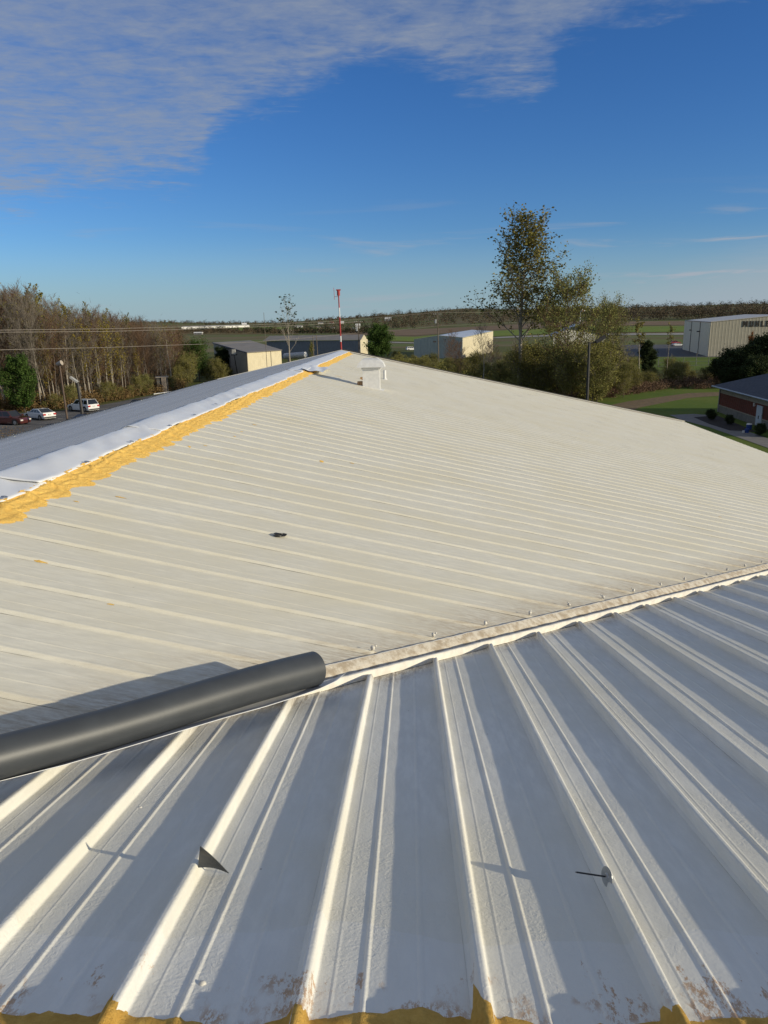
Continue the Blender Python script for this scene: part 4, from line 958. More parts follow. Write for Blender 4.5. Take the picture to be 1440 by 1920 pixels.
# barrel and cooler near the door
q = ground(1404, 806); BL = empty('blue_cooler', q, 'blue drink cooler with white lid lying beside the brick house door', 'cooler'); bl = plain('blue_plastic', (.02, .06, .25), .4)
mb = MB(); mb.bar((0, 0, 0), (0, 0, .55), .26, .28, 14); mb.build('body', bl, BL); mb = MB(); mb.bar((0, 0, .55), (0, 0, .66), .29, .24, 14); mb.build('lid', WHITE, BL)
q = ground(1400, 812); B2_ = empty('blue_bucket', q, 'blue bucket in front of the blue drink cooler', 'bucket'); mb = MB(); mb.bar((0, 0, 0), (0, 0, .42), .18, .22, 14); mb.build('body', bl, B2_); mb = MB(); mb.bar((-.32, 0, .0), (-.32, 0, .25), .12, .12, 10); mb.build('cup', WHITE, B2_)

# ------------------------------------------------------------------ poles, lamps, wires, mast
POLEW = plain('wood_pole', (.16, .13, .10), .9, .2, 1); POLEB = plain('dark_pole', (.035, .032, .030), .5)
def utility_pole(u, v0, v1, Y, label, arm=True, r=.16):
    b = at(u[1], v1, Y); t = at(u[0], v0, Y); o = empty('utility_pole', (b[0], b[1], 0), label, 'utility pole'); h = t[2]
    mb = MB(); mb.bar((0, 0, 0), (t[0]-b[0], 0, h), r*1.2, r*.75, 10); mb.build('pole', POLEW, o)
    if arm:
        mb = MB(); mb.box((t[0]-b[0], -.2, h-.9), (2.4, .12, .14)); mb.build('crossarm', POLEW, o)
        for q in (-1.05, -.5, .5, 1.05):
            mb = MB(); mb.bar((t[0]-b[0]+q, -.2, h-.83), (t[0]-b[0]+q, -.2, h-.55), .06, .04, 6); mb.build('insulator', WHITE, o)
        mb = MB(); mb.bar((t[0]-b[0]-.55, -.3, h-3.4), (t[0]-b[0]-.55, -.3, h-2.3), .28, .28, 10); mb.build('transformer', plain('transformer', (.35, .36, .36), .5), o)
    return o
utility_pole((820, 822.5), 584, 660, 222, 'wooden utility pole with crossarm in front of the mid-size hangar')
utility_pole((672, 673), 598, 655, 215, 'wooden utility pole right of the striped mast')
utility_pole((593, 595.5), 627, 656, 230, 'short wooden post standing before the long dark shed', False, .13)
utility_pole((586.5, 587), 629, 640, 232, 'stub of a post left of the short wooden post', False, .13)
utility_pole((494.5, 498), 586, 640, 150, 'thin bare antenna pole left of the bare sapling', False, .05)
def wire(pts, label, r=.028):
    P = [at(u, v, Y) for u, v, Y in pts]; mb = MB()
    for a, b in zip(P[:-1], P[1:]): mb.bar(a, b, r, r, 4, cap=False)
    mb.build('power_line', plain('wire', (.30, .26, .22), .6), label=label, cat='power line', group='power lines crossing the view')
wire([(-60, 620, 78), (0, 619, 82), (200, 616.5, 100), (400, 611.5, 130), (478, 609, 150), (580, 604.5, 185), (672, 599, 215), (745, 592, 218), (820, 586, 222), (900, 586, 230), (1000, 587, 240)], 'topmost power line crossing in front of the left wood')
wire([(-60, 623.5, 78), (0, 623, 82), (200, 621.5, 100), (400, 616, 130), (478, 613, 150), (580, 609, 185), (672, 603, 215)], 'middle power line crossing in front of the left wood')
wire([(-60, 657, 78), (0, 656, 82), (200, 651.5, 100), (400, 644.5, 130), (480, 641, 150), (580, 633, 185), (672, 624, 215), (745, 619, 218), (821, 611, 222), (900, 608, 230), (1000, 603, 240)], 'lowest power line crossing in front of the left wood')
def lamp(name, u0, v0, u1, v1, label, r, head, mat, Yoff=0, base=True):
    b = ground(u1, v1); Y = b[1]+Yoff; t = at(u0, v0, Y); o = empty(name, (b[0], Y, 0), label, 'street lamp'); dx_ = t[0]-b[0]
    mb = MB(); mb.bar((0, 0, 0), (dx_, 0, t[2]), r, r*.75, 10); mb.build('pole', mat, o); head(o, np.array([dx_, 0, t[2]]))
    if base: mb = MB(); mb.box((0, 0, .12), (.7, .7, .24)); mb.build('base', CONC, o)
LAMPG = plain('lamp_grey', (.45, .44, .40), .4)
def head1(o, t): mb = MB(); mb.bar(t+np.array([-.35, 0, .05]), t+np.array([.35, -.1, .25]), .16, .30, 10); mb.build('lamp_head', plain('lamp_tan', (.40, .34, .27), .5), o)
def head2(o, t): mb = MB(); mb.box(t+np.array([-.35, -.1, .30]), (1.1, .5, .22), basis=[np.array([.80, 0, -.6]), np.array([0, 1, 0]), np.array([.6, 0, .8])]); mb.build('lamp_head', LAMPG, o)
def head3(o, t):
    mb = MB(); mb.bar(t-np.array([0, 0, .15]), t+np.array([.9, 0, .05]), .08, .08, 6); mb.build('arm', POLEB, o)
    mb = MB(); mb.box(t+np.array([1.35, 0, .35]), (1.3, .6, .36), basis=[np.array([.85, 0, .52]), np.array([0, 1, 0]), np.array([-.52, 0, .85])]); mb.build('lamp_head', POLEB, o)
lamp('lamp_post', 111.5, 684, 128, 799, 'tall thin brown lamp post in the parking lot', .13, head1, plain('brown_pole', (.10, .065, .045), .6))
lamp('lamp_post', 145, 716, 155.5, 784, 'short black lamp post with pale head in front of the white suv', .22, head2, POLEB)
lamp('lamp_post', 1105, 642, 1100, 772, 'dark lamp post with angled head just beyond the roof edge at right', .19, head3, POLEB)
q = ground(447, 712); FL = empty('floodlight', q, 'dark floodlight on a post against the cream shed wall', 'floodlight'); t_ = at(439, 665, q[1]); mb = MB(); mb.bar((0, 0, 0), (t_[0]-q[0], 0, t_[2]), .12, .10, 8); mb.build('post', POLEB, FL)
mb = MB(); mb.box((t_[0]-q[0], -.1, t_[2]+.6), (.9, .4, 1.1), top=(.8, 1)); mb.build('lamp_head', LAMPG, FL); mb = MB(); mb.box((t_[0]-q[0], 0, t_[2]), (1.3, .35, .25)); mb.build('bracket', POLEB, FL)
# red and white mast with wind vane
mt, mbt = at(634.7, 551, 82), at(639.4, 649, 82); mast = empty('striped_mast', (mbt[0]+.15, 82, 0), 'red and white striped mast with a small wind vane on top', 'mast')
RED = plain('mast_red', (.42, .04, .035), .5, .05); WH = plain('mast_white', (.75, .74, .72), .5, .05)
vs = [549, 567, 583, 600, 617, 634, 652, 700, 760]; col_ = [RED, RED, WH, RED, RED, WH, RED, WH]
vs = [549, 577, 595, 613, 630, 641, 660, 700, 760]; col_ = [RED, WH, RED, RED, WH, RED, WH, RED]
zs = [at(636, v, 82)[2] for v in vs]; zs[-1] = 0
for i in range(8):
    if zs[i+1] < 0: zs[i+1] = 0
    if zs[i] <= 0: break
    lx = lambda z: (mt[0]-mbt[0])*(z/mt[2])-.15*(z/mt[2])
    mb = MB(); mb.bar((lx(zs[i+1]), 0, zs[i+1]), (lx(zs[i]), 0, zs[i]), .105-.006*(6-i), .10-.006*(6-i), 10); mb.build('mast_section', col_[i], mast)
tp = np.array([lx(zs[0]), 0, zs[0]])
mb = MB(); mb.bar(tp+np.array([0, 0, -.3]), tp+np.array([0, 0, .25]), .17, .17, 10); mb.box(tp+np.array([0, 0, .3]), (.5, .2, .12)); mb.build('wind_sensor', RED, mast)
mb = MB(); mb.bar(tp+np.array([-.45, 0, -.7]), tp+np.array([-.50, 0, .55]), .025, .025, 6); mb.bar(tp+np.array([0, 0, -.4]), tp+np.array([-.45, 0, -.4]), .02, .02, 6); mb.build('whip_antenna', RED, mast)
# wind sock on the little hangar
wt, wb = at(1087.5, 580, 214), at(1087.5, 607, 214); WS = empty('windsock', wb, 'white pole with an orange and white windsock on the gabled hangar', 'windsock'); hh = wt[2]-wb[2]
mb = MB(); mb.bar((0, 0, -.3), (0, 0, hh), .09, .07, 8); mb.build('pole', WH, WS); OR = plain('sock_orange', (.55, .12, .03), .7)
for i in range(3):
    mb = MB(); a = np.array([.15+.38*i, 0, hh-.2-.10*i]); b = a+np.array([.38, 0, -.16]); mb.bar(a, b, .40-.07*i, .34-.07*i, 10, cap=False); mb.build('sock_band', [WH, OR, WH][i], WS)
# chain link fence near the big hangar
p0, p1 = ground(1234, 688), ground(1420, 683); FE = empty('chain_link_fence', p0, 'low chain link fence across the lawn before the largest hangar', 'fence'); FP = plain('fence_steel', (.12, .12, .12), .6)
nP = 9
for i in range(nP):
    q = (p1-p0)*i/(nP-1); mb = MB(); mb.bar(q, q+np.array([0, 0, 3.2 if i % 2 else 2.2]), .07, .07, 6); mb.build('post', FP, FE)
for z in (2.1, 1.1, .15):
    mb = MB(); mb.bar((0, 0, z), p1-p0+np.array([0, 0, z]), .035, .035, 5); mb.build('rail', FP, FE)
# fuel tank lying before the long shed
a, b = at(534, 668, 225), at(573, 665, 221); TK = empty('fuel_tank', (a+b)/2*np.array([1, 1, 0]), 'grey horizontal fuel tank with white end before the long dark shed', 'tank'); og = (a+b)/2*np.array([1, 1, 0])
mb = MB(); mb.bar(a-og, b-og, .9, .9, 18); mb.build('tank', plain('tank_grey', (.40, .41, .42), .4, .1, 1), TK)
mb = MB(); ab = (b-a)/np.linalg.norm(b-a); mb.bar(b-og, b-og+ab*.3, .9, .55, 18); mb.build('end_cap', WHITE, TK)
for f in (.2, .8):
    q = a+(b-a)*f-og; mb = MB(); mb.box((q[0], q[1], (a[2]-.8)/2), (.5, 1.9, a[2]-.8)); mb.build('saddle', CONC, TK)
# weathered crate at the wood's edge
q = ground(306, 735); CR = empty('storage_crate', q, 'weathered grey storage crate beside the parking lot at the wood edge', 'crate'); w = .085*q[1]/1.0*.22; dpt = np.linalg.norm(q-CAM)
k = dpt/1344; mb = MB(); mb.box((0, 0, 13*k), (19*k, 2.2, 26*k), rz=.35); mb.build('body', plain('crate_wood', (.10, .095, .085), .8, .3, 2), CR)
for i in range(4):
    mb = MB(); xx = (4+i*2.0)*k; mb.box((xx, -1.25, 13*k), (.18, .12, 26*k), rz=.35); mb.build('slat', plain('slat_wood', (.38, .31, .24), .8), CR)
mb = MB(); mb.box((0, 0, 26.5*k), (22*k, 2.6, .18), rz=.35); mb.build('lid', plain('crate_lid', (.28, .25, .21), .8), CR)
# fallen white plank nearby and litter
a, b = ground(288, 739, .08), ground(330, 733.5, .08); mb = MB(); mb.bar(a, b, .09, .09, 4); mb.build('plank', WHITE, label='long pale plank lying on the ground below the grey crate', cat='plank')

# ------------------------------------------------------------------ cars
RUB = plain('tyre_rubber', (.018, .018, .018), .8); RIM = plain('wheel_rim', (.35, .35, .36), .3, metal=.8); GLS = Mat('car_glass', .05, .6); GLS.color((.015, .018, .022)); GLS = GLS.m
TAIL = plain('tail_light', (.45, .02, .02), .25); HEADL = plain('head_light', (.7, .68, .62), .15); PLT = plain('number_plate', (.55, .55, .50), .5); BLKP = plain('black_trim', (.02, .02, .02), .6)
def car(loc, rz, paint, prof, roofp, L, Wc, label, name='parked_car', cat='car', wr=.34, wx=(.8, -.78)):
    """prof: lower body outline (x, z_top) pairs nose to tail; roofp: cabin outline (x, z) pairs. Nose at +x."""
    o = empty(name, loc, label, cat, None, rz)
    def loft(pts, w0, w1, zlo):
        V = []; Fc = []
        for (x, z, wv) in pts: V += [(x, -wv, z), (x, wv, z)]
        n = len(pts); Fc += [(2*i, 2*i+1, 2*i+3, 2*i+2) for i in range(n-1)]
        base = len(V)
        for (x, z, wv) in pts: V += [(x, -wv*w0, zlo), (x, wv*w0, zlo)]
        for i in range(n-1): Fc += [(2*i, 2*i+2, base+2*i+2, base+2*i), (2*i+3, 2*i+1, base+2*i+1, base+2*i+3)]
        Fc += [(0, base, base+1, 1), (2*n-1, base+2*n-1, base+2*n-2, 2*n-2)]
        Fc += [(base+2*i, base+2*i+2, base+2*i+3, base+2*i+1) for i in range(n-1)]
        return V, Fc
    hw_ = Wc/2
    mb = MB(); pts = [(x, z, hw_*(w if True else 1)) for x, z, w in prof]
    # two-band lower body: sill to belt, belt slightly inset on top
    mid = [(x, z*.62+.30*.38, hw_*w*1.0) for x, z, w in prof]
    V = []; rings = [[(x, z, w*.93) for x, z, w in pts], [(x, z-.10, w) for x, z, w in pts], [(x, .46, w) for x, z, w in pts], [(x, .26, w*.95) for x, z, w in pts]]
    for rg in rings:
        for x, z, w in rg: V += [(x, -w, z), (x, w, z)]
    n = len(pts); Fc = [(2*i, 2*i+1, 2*i+3, 2*i+2) for i in range(n-1)]
    for k in range(3):
        a, b = k*2*n, (k+1)*2*n
        for i in range(n-1): Fc += [(a+2*i, a+2*i+2, b+2*i+2, b+2*i), (a+2*i+3, a+2*i+1, b+2*i+1, b+2*i+3)]
        Fc += [(a, b, b+1, a+1), (a+2*n-1, b+2*n-1, b+2*n-2, a+2*n-2)]
    a = 3*2*n; Fc += [(a+2*i, a+2*i+2, a+2*i+3, a+2*i+1) for i in range(n-1)]
    mb.add(V, Fc)
    bd_ = mb.build('body', paint, o)
    # cabin
    zb_ = roofp[0][1]; V = []; n = len(roofp)
    for x, z in roofp: f = 1-.22*(z-zb_)/.6; V += [(x, -hw_*.93*f, z), (x, hw_*.93*f, z)]
    Fc = [(2*i, 2*i+1, 2*i+3, 2*i+2) for i in range(n-1)]+[tuple(2*i for i in range(n))[::-1], tuple(2*i+1 for i in range(n))]
    mb = MB(); mb.add(V, Fc); mb.build('cabin', paint, o)
    # glass: windscreen, rear window, side windows slightly proud
    def gl(P, nm='window'):
        P = [np.array(p, float) for p in P]; nn = np.cross(P[1]-P[0], P[2]-P[0]); nn /= np.linalg.norm(nn); c = np.mean(P, 0)
        if np.dot(nn, c-np.array([0, 0, zb_+.1])) < 0: nn = -nn
        Q = [p+(c-p)*.07+nn*.012 for p in P]; B = [q-nn*.014 for q in Q]; m2 = MB(); kk = len(P)
        m2.add(Q+B, [tuple(range(kk))]+[(i, (i+1) % kk, (i+1) % kk+kk, i+kk) for i in range(kk)]); m2.build(nm, GLS, o)
    pt = lambda i, s: np.array([roofp[i][0], s*hw_*.93*(1-.22*(roofp[i][1]-zb_)/.6), roofp[i][1]])
    gl([pt(0, -1), pt(0, 1), pt(1, 1), pt(1, -1)], 'windscreen'); gl([pt(n-1, -1), pt(n-1, 1), pt(n-2, 1), pt(n-2, -1)], 'rear_window')
    for s in (-1, 1):
        xs_ = [roofp[0][0], roofp[-1][0]]; zt_ = roofp[1][1]-.06; x_f, x_r = roofp[1][0], roofp[-2][0]
        fr = [(xs_[0]-.12, zb_+.04), (x_f-.02, zt_)]; re = [(xs_[1]+.14, zb_+.04), (x_r+.02, zt_)]
        cuts = [0, .36, .70, 1.0]
        for c0_, c1_ in zip(cuts[:-1], cuts[1:]):
            c0_ += .012; c1_ -= .012
            q = []
            for (f, lvl) in ((c0_, 0), (c1_, 0), (c1_, 1), (c0_, 1)):
                x = fr[lvl][0]+(re[lvl][0]-fr[lvl][0])*f; z = fr[lvl][1]+(re[lvl][1]-fr[lvl][1])*f; q.append((x, s*hw_*.93*(1-.22*(z-zb_)/.6), z))
            gl(q)
    for sx_ in wx:
        for s in (-1, 1):
            x = sx_*L/2*.82; mb = MB(); mb.bar((x, s*(hw_-.20), wr), (x, s*(hw_+.015), wr), wr, wr, 20); w_ = mb.build('wheel', RUB, o)
            mb = MB(); mb.bar((x, s*(hw_+.012), wr), (x, s*(hw_+.030), wr), wr*.62, wr*.55, 14); mb.build('rim', RIM, w_)
            mb = MB(); nn = 14; V = [(x+(wr+.07)*cos(a_), s*(hw_+.006), wr+(wr+.07)*sin(a_)) for a_ in np.linspace(0, pi, nn)]+[(x, s*(hw_+.006), wr)]; mb.add(V, [(i, i+1, nn) for i in range(nn-1)]); mb.build('wheel_arch', BLKP, o)
    xt, xn = prof[-1][0], prof[0][0]; zt2 = prof[-2][1]
    for s in (-1, 1):
        mb = MB(); mb.box((xt+.06, s*hw_*.76, zt2-.22), (.18, hw_*.36, .20)); mb.build('tail_light', TAIL, o)
        mb = MB(); mb.box((xn-.06, s*hw_*.70, .66), (.16, hw_*.40, .16)); mb.build('headlight', HEADL, o)
    mb = MB(); mb.box((xt-.01, 0, zt2-.26), (.06, .34, .16)); mb.build('number_plate', PLT, o)
    mb = MB(); mb.box((xt+.0, 0, .40), (.14, Wc*.86, .18)); mb.build('rear_bumper', BLKP, o)
    for s in (-1, 1): mb = MB(); mb.box((roofp[0][0]-.15, s*(hw_+.08), zb_+.06), (.16, .18, .14)); mb.build('mirror', paint, o)
    return o
def paintm(name, c, r=.25): m = Mat(name, r, .6); m.color(c); m.b.inputs['Coat Weight'].default_value = .6; return m.m
PW = paintm('white_car_paint', (.74, .74, .72)); PD = paintm('dark_red_paint', (.075, .018, .014)); PK = paintm('black_car_paint', (.02, .02, .024))
SUVP = [(2.40, .62, .80), (2.30, .92, .93), (1.3, 1.06, 1.0), (-2.1, 1.10, 1.0), (-2.36, 1.08, .94), (-2.42, .60, .90)]; SUVR = [(1.15, 1.05), (.45, 1.72), (-2.0, 1.76), (-2.33, 1.07)]
SEDP = [(2.40, .50, .78), (2.28, .74, .92), (1.2, .92, 1.0), (-1.6, .98, 1.0), (-2.30, 1.00, .93), (-2.42, .58, .88)]; SEDR = [(1.20, .91), (.25, 1.40), (-.95, 1.42), (-1.95, .99)]
g1 = ground(157, 771); car(g1, R_(150), PW, SUVP, SUVR, 4.85, 1.92, 'boxy white suv parked alone by the wood, seen from behind', cat='suv', wr=.39)
g2 = ground(76, 786); car(g2, R_(146), PW, SEDP, SEDR, 4.85, 1.84, 'white sedan with sunlit tail beside the dark red suv', cat='sedan')
g3 = ground(20, 796); car(g3, R_(-14), PD, SUVP, SUVR, 4.7, 1.9, 'dark red suv at the left edge facing right', cat='suv', wr=.37)
g4 = ground(62, 838); car(g4, R_(25), PW, SEDP, SEDR, 4.8, 1.84, 'white car of which only the roof shows above the glossy roof edge', cat='car')
g5 = ground(262, 772); car(g5, R_(160), PK, SUVP, SUVR, 4.8, 1.9, 'black suv mostly hidden behind the ridge, the farther dark roof', cat='suv')
g6 = ground(222, 790); car(g6, R_(158), PK, SEDP, SEDR, 4.8, 1.84, 'black sedan mostly hidden behind the ridge, the nearer dark roof', cat='sedan')
g7 = ground(168, 797); car(g7, R_(70), PK, SEDP, SEDR, 4.6, 1.8, 'black car whose roof just shows beside the black lamp post', cat='car')
g8 = ground(771, 657); car(g8, R_(20), PW, SUVP, SUVR, 4.8, 1.9, 'pale pickup-like car parked left of the mid-size hangar', cat='car')
g9 = ground(1266, 645.5); car(g9, R_(5), paintm('red_paint', (.30, .02, .03)), SUVP, SUVR, 5.5, 2.0, 'red car on the apron beside the largest hangar', cat='car')
g10 = ground(1270, 649); car(g10, R_(2), PW, SEDP, SEDR, 6.5, 2.2, 'long white car on the apron just before the red car', cat='car')

# ------------------------------------------------------------------ trees
# left wood
bare = [tree_parts(100+i, 14, BARK_M if i % 3 else BARK_W, None, 0, twigmat=F_BROWN if i % 2 == 0 else F_GREY, limbs=20+i % 3*3, first=.22, up=.85, lens=.30, sub=9, subl=.42, tw=5, r=.10, wander=.14) for i in range(6)]
leafy = [tree_parts(200+i, 14, BARK_W, F_COTTON if i % 2 else F_YELLOW, .55, .26, .18, .35, twigmat=F_GREY, limbs=18, first=.25, up=.85, lens=.27, sub=7, subl=.42, tw=3, r=.14, wander=.14) for i in range(4)]
edge_px = [(-260, 792), (0, 772), (110, 766), (190, 754), (292, 737), (340, 729), (430, 712), (470, 700)]
topv = [(-260, 520), (0, 540), (30, 536), (60, 535), (110, 556), (150, 572), (200, 575), (240, 590), (300, 598), (360, 606), (430, 625)]
def edge_v(u): return np.interp(u, [p[0] for p in edge_px], [p[1] for p in edge_px])
def top_v(u): return np.interp(u, [p[0] for p in topv], [p[1] for p in topv])
WOODL = 'bare brown tree packed in the wood beyond the parking lot'
GW = 'bare trees of the wood beyond the parking lot'
cnt = 0
for row in range(9):
    nrow = 24 if row < 6 else 22
    for i in range(nrow):
        u = -160+500*(i+rng.uniform(-.5, .5))/nrow; 
        b = ground(u, edge_v(u)); d = b[:2]/np.linalg.norm(b[:2]); dist = np.linalg.norm(b[:2])+2+row*4.2+rng.uniform(-2, 2)
        p = np.array([d[0]*dist, d[1]*dist, 0]); tz_ = H+ray(u, top_v(u)+rng.uniform(-6, 26))[2]/np.linalg.norm(ray(u, 600)[:2])*dist
        if tz_ < 5: continue
        lf = rng.random() < (.22 if row < 2 else .14)
        mesh_ = leafy[int(rng.integers(0, 4))] if lf else bare[int(rng.integers(0, 6))]
        if lf: place_tree(mesh_, p, (tz_/14*rng.uniform(.75, 1.0), tz_/14), rng.uniform(0, 6.28), 'woodland_tree', 'slim tree holding a few yellow-brown leaves in the wood beyond the parking lot', 'tree', 'sparsely leaved trees of the wood beyond the parking lot')
        else: place_tree(mesh_, p, (tz_/14*rng.uniform(.8, 1.2), tz_/14), rng.uniform(0, 6.28), 'woodland_tree', WOODL, 'tree', GW)
        cnt += 1
print('wood trees', cnt)
def px_tree(parts, u, v, vt, name, label, sc_w=1.0, Ht=14, rz=0, cat='tree', group=None, back=0):
    b = ground(u, v); d = b[:2]/np.linalg.norm(b[:2]); dist = np.linalg.norm(b[:2])+back; p = np.array([d[0]*dist, d[1]*dist, 0])
    r_ = ray(u, vt); h = H+r_[2]/math.hypot(r_[0], r_[1])*dist
    return place_tree(parts, p, (h/Ht*sc_w, h/Ht), rz, name, label, cat, group)
# leaf clumps poking above the skyline
skyl = tree_parts(301, 14, BARK_W, F_COTTON, 2.2, .30, .12, .70, twigmat=F_GREY, limbs=14, first=.5, up=1.0, lens=.20, sub=4, subl=.4, tw=1, r=.12)
for i, (u, vt, lab) in enumerate([(22, 530, 'tall slim tree with leaf tufts above the wood at far left'), (88, 534, 'tall slim tree with leaf tufts, left of the gap in the wood skyline'), (105, 536, 'tallest forked tree with leaf tufts above the wood skyline'), (138, 562, 'slim tufted tree in the middle of the wood skyline'), (175, 568, 'tufted tree with pale leaves above the wood right of centre'), (215, 580, 'small tufted tree above the sloping end of the wood'), (258, 588, 'last tufted tree where the wood skyline drops')]):
    px_tree(skyl, u, edge_v(u), vt, 'tufted_tree', lab, .8, rz=i*1.3, back=14)
brs = tree_parts(302, 14, BARK_W, None, 0, twigmat=F_GREY, limbs=14, first=.45, up=1.15, lens=.36, sub=8, subl=.35, tw=3, r=.12)
px_tree(brs, 52, edge_v(52), 520, 'bare_tree', 'pale leafless tree fanning above the wood at left', 1.1, back=15)
org_ = tree_parts(303, 14, BARK_M, F_ORANGE, 7, .30, .35, .4, twigmat=F_BROWN, limbs=22, first=.3, up=.8, lens=.28, sub=7, tw=2)
px_tree(org_, -14, 775, 532, 'rusty_tree', 'rust-orange leaved tree at the far left edge', .9, back=8)
grn = tree_parts(304, 8, BARK_D, F_GREEN, 12, .24, .26, 0, twigmat=F_BROWN, limbs=34, first=.08, up=.35, lens=.34, sub=9, tw=2, r=.12)
px_tree(grn, 47, 773, 668, 'green_tree', 'small bright green pyramidal tree behind the white sedan', 1.0, 8)
yel = tree_parts(305, 12, BARK_W, F_YELLOW, 1.6, .26, .25, .3, twigmat=F_GREY, limbs=18, first=.25, up=.8, lens=.28, sub=7, tw=2, r=.13)
for i, (u, vt, lab, w) in enumerate([(172, 598, 'yellow-green leaved tree at the wood edge above the white suv', 1.1), (205, 598, 'yellow-leaved tree at the wood edge right of the white suv', 1.0), (232, 622, 'golden-leaved slim tree at the wood edge', .8), (262, 640, 'small golden sapling left of the grey crate', .6), (97, 612, 'yellow-tipped slim tree above the parking lamp post', .6)]):
    px_tree(yel, u, edge_v(u)-2, vt, 'yellow_tree', lab, w, 12, i*1.1)
# pale trunks along the edge
pal = tree_parts(306, 12, BARK_W, None, 0, twigmat=F_GREY, limbs=10, first=.45, up=.9, lens=.2, sub=5, tw=1, r=.13)
for i in range(0, 16, 2):
    u = [12, 30, 78, 118, 132, 150, 163, 176, 188, 199, 216, 226, 238, 250, 275, 290][i]; px_tree(pal, u, edge_v(u)-1, top_v(u)+50+rng.uniform(-15, 20), 'birch_tree', 'slim pale-trunked tree at the front edge of the wood', .7, 12, i*.9, group='pale trunks along the wood edge')
# tall grass and brush at the foot of the wood
C3 = []; Rr = []
for i in range(520):
    u = rng.uniform(-120, 345); b = ground(u, edge_v(u)-rng.uniform(-1.5, 7)); s = rng.uniform(.5, 2.3); C3.append((b[0], b[1], s*.45)); Rr.append(s*.9)
obj('tall_grass', cloud_mesh('tall_grass', C3, Rr, 150, .20, F_GRASS, .6), None, None, 'rusty tall grass and brush along the foot of the wood', 'grass', kind='stuff')
C3 = []; Rr = []
for i in range(900):                         # twiggy understorey that closes the wood
    u = rng.uniform(-200, 345); b = ground(u, edge_v(u)); d = b[:2]/np.linalg.norm(b[:2]); dist = np.linalg.norm(b[:2])+rng.uniform(8, 44); top = H+ray(u, top_v(u))[2]/np.linalg.norm(ray(u, 600)[:2])*dist
    C3.append((d[0]*dist, d[1]*dist, rng.uniform(.5, max(1, top-3.2)))); Rr.append(rng.uniform(1.4, 2.6))
C3 = np.array(C3); Rr = np.array(Rr)
n = 110; P = C3[:, None, :]+rng.normal(0, 1, (len(C3), n, 3))*Rr[:, None, None]*.6; P = P.reshape(-1, 3); P = P[P[:, 2] > .1]
dd = unit(len(P)); dd[:, 2] = np.abs(dd[:, 2])*1.6+.3; dd /= np.linalg.norm(dd, axis=1, keepdims=True); Ls = rng.uniform(.5, 1.6, (len(P), 1))
sidev = np.cross(dd, unit(len(P))); sidev /= np.linalg.norm(sidev, axis=1, keepdims=True); V = np.stack([P-sidev*.022, P+sidev*.022, P+dd*Ls], 1).reshape(-1, 3)
obj('understorey', mesh('understorey', V, np.arange(len(V)).reshape(-1, 3), [F_BROWN], attr=np.repeat(rng.uniform(0, 1, len(P)), 3)), None, None, 'dense mass of bare brown twigs filling the wood beyond the parking lot', 'brush', kind='stuff')
# olive scrub, left-centre
def shrubs(n, ur, vf, hr, mat, per, leaf, name, label, twigs=True):
    C3 = []; Rr = []
    for i in range(n):
        u = rng.uniform(*ur); b = ground(u, vf(u)); s = rng.uniform(*hr); C3.append((b[0], b[1], s*.5)); Rr.append(s*.62)
    return obj(name, cloud_mesh(name, C3, Rr, per, leaf, mat, .95, 7), None, None, label, 'brush', kind='stuff')
ol = [tree_parts(400+i, 6, BARK_D, [F_OLIVE, F_WILLOW, F_OLIVE, F_GREEN][i], [5, 5, 4, 7][i], .17, .30, .1, twigmat=F_BROWN if i % 2 else F_GREY, limbs=26, first=.06, up=.75, lens=.55, sub=9, subl=.40, tw=3, r=.09, wander=.16) for i in range(4)]
gl_ = 'olive bushes between the wood and the cream shed'
for i in range(34):
    u = rng.uniform(328, 455); v = np.interp(u, [328, 455], [733, 712])-rng.uniform(-6, 24); vt = np.interp(u, [328, 350, 400, 455], [668, 655, 660, 690])+rng.uniform(0, 30)
    px_tree(ol[i % 4 if i % 4 < 3 else 0], u, v, vt, 'olive_bush', 'olive-green twiggy bush among those between the wood and the cream shed', 1.1, 6, i*1.9, 'bush', gl_)
for i, u in enumerate([-10, 84, 104, 118, 134, 200, 214, 228, 246, 262, 278, 322]):
    px_tree(ol[(i*7) % 3], u, edge_v(u)+1, edge_v(u)-rng.uniform(14, 46), 'front_bush', 'ragged bush growing at the foot of the wood by the parking lot', 1.1, 6, i*1.7, 'bush', 'bushes at the foot of the wood')
px_tree(ol[3], 375, 716, 632, 'green_bush', 'tall green-yellow bush in front of the shaded shed wall', 1.0, 6, 1.0, 'bush')
ced = tree_parts(410, 8, BARK_D, F_DARK, 30, .20, .22, 0, twigmat=F_BROWN, limbs=34, first=.05, up=.25, lens=.26, sub=8, tw=1, r=.11, wander=.1)
px_tree(ced, 422, 706, 652, 'cedar_tree', 'dark green cedar against the shaded shed wall', 1.3, 8); px_tree(ced, 340, 706, 624, 'cedar_tree', 'dark leaning cedar at the right end of the wood', .9, 8, 2)
px_tree(ced, 1214, 704, 640, 'cedar_tree', 'dark narrow cedar on the field edge at right', 1.0, 8, 1)
# bare sapling with leaf tufts
sap = tree_parts(427, 12, BARK_W, F_DARK, .9, .42, .10, .74, twigmat=BARK_W, limbs=15, first=.30, up=1.15, lens=.42, sub=3, subl=.4, tw=1, r=.12, wander=.05)
px_tree(sap, 545, 694, 553, 'bare_sapling', 'slim white-barked sapling with a few dark leaf tufts at its top', 1.5, 12)
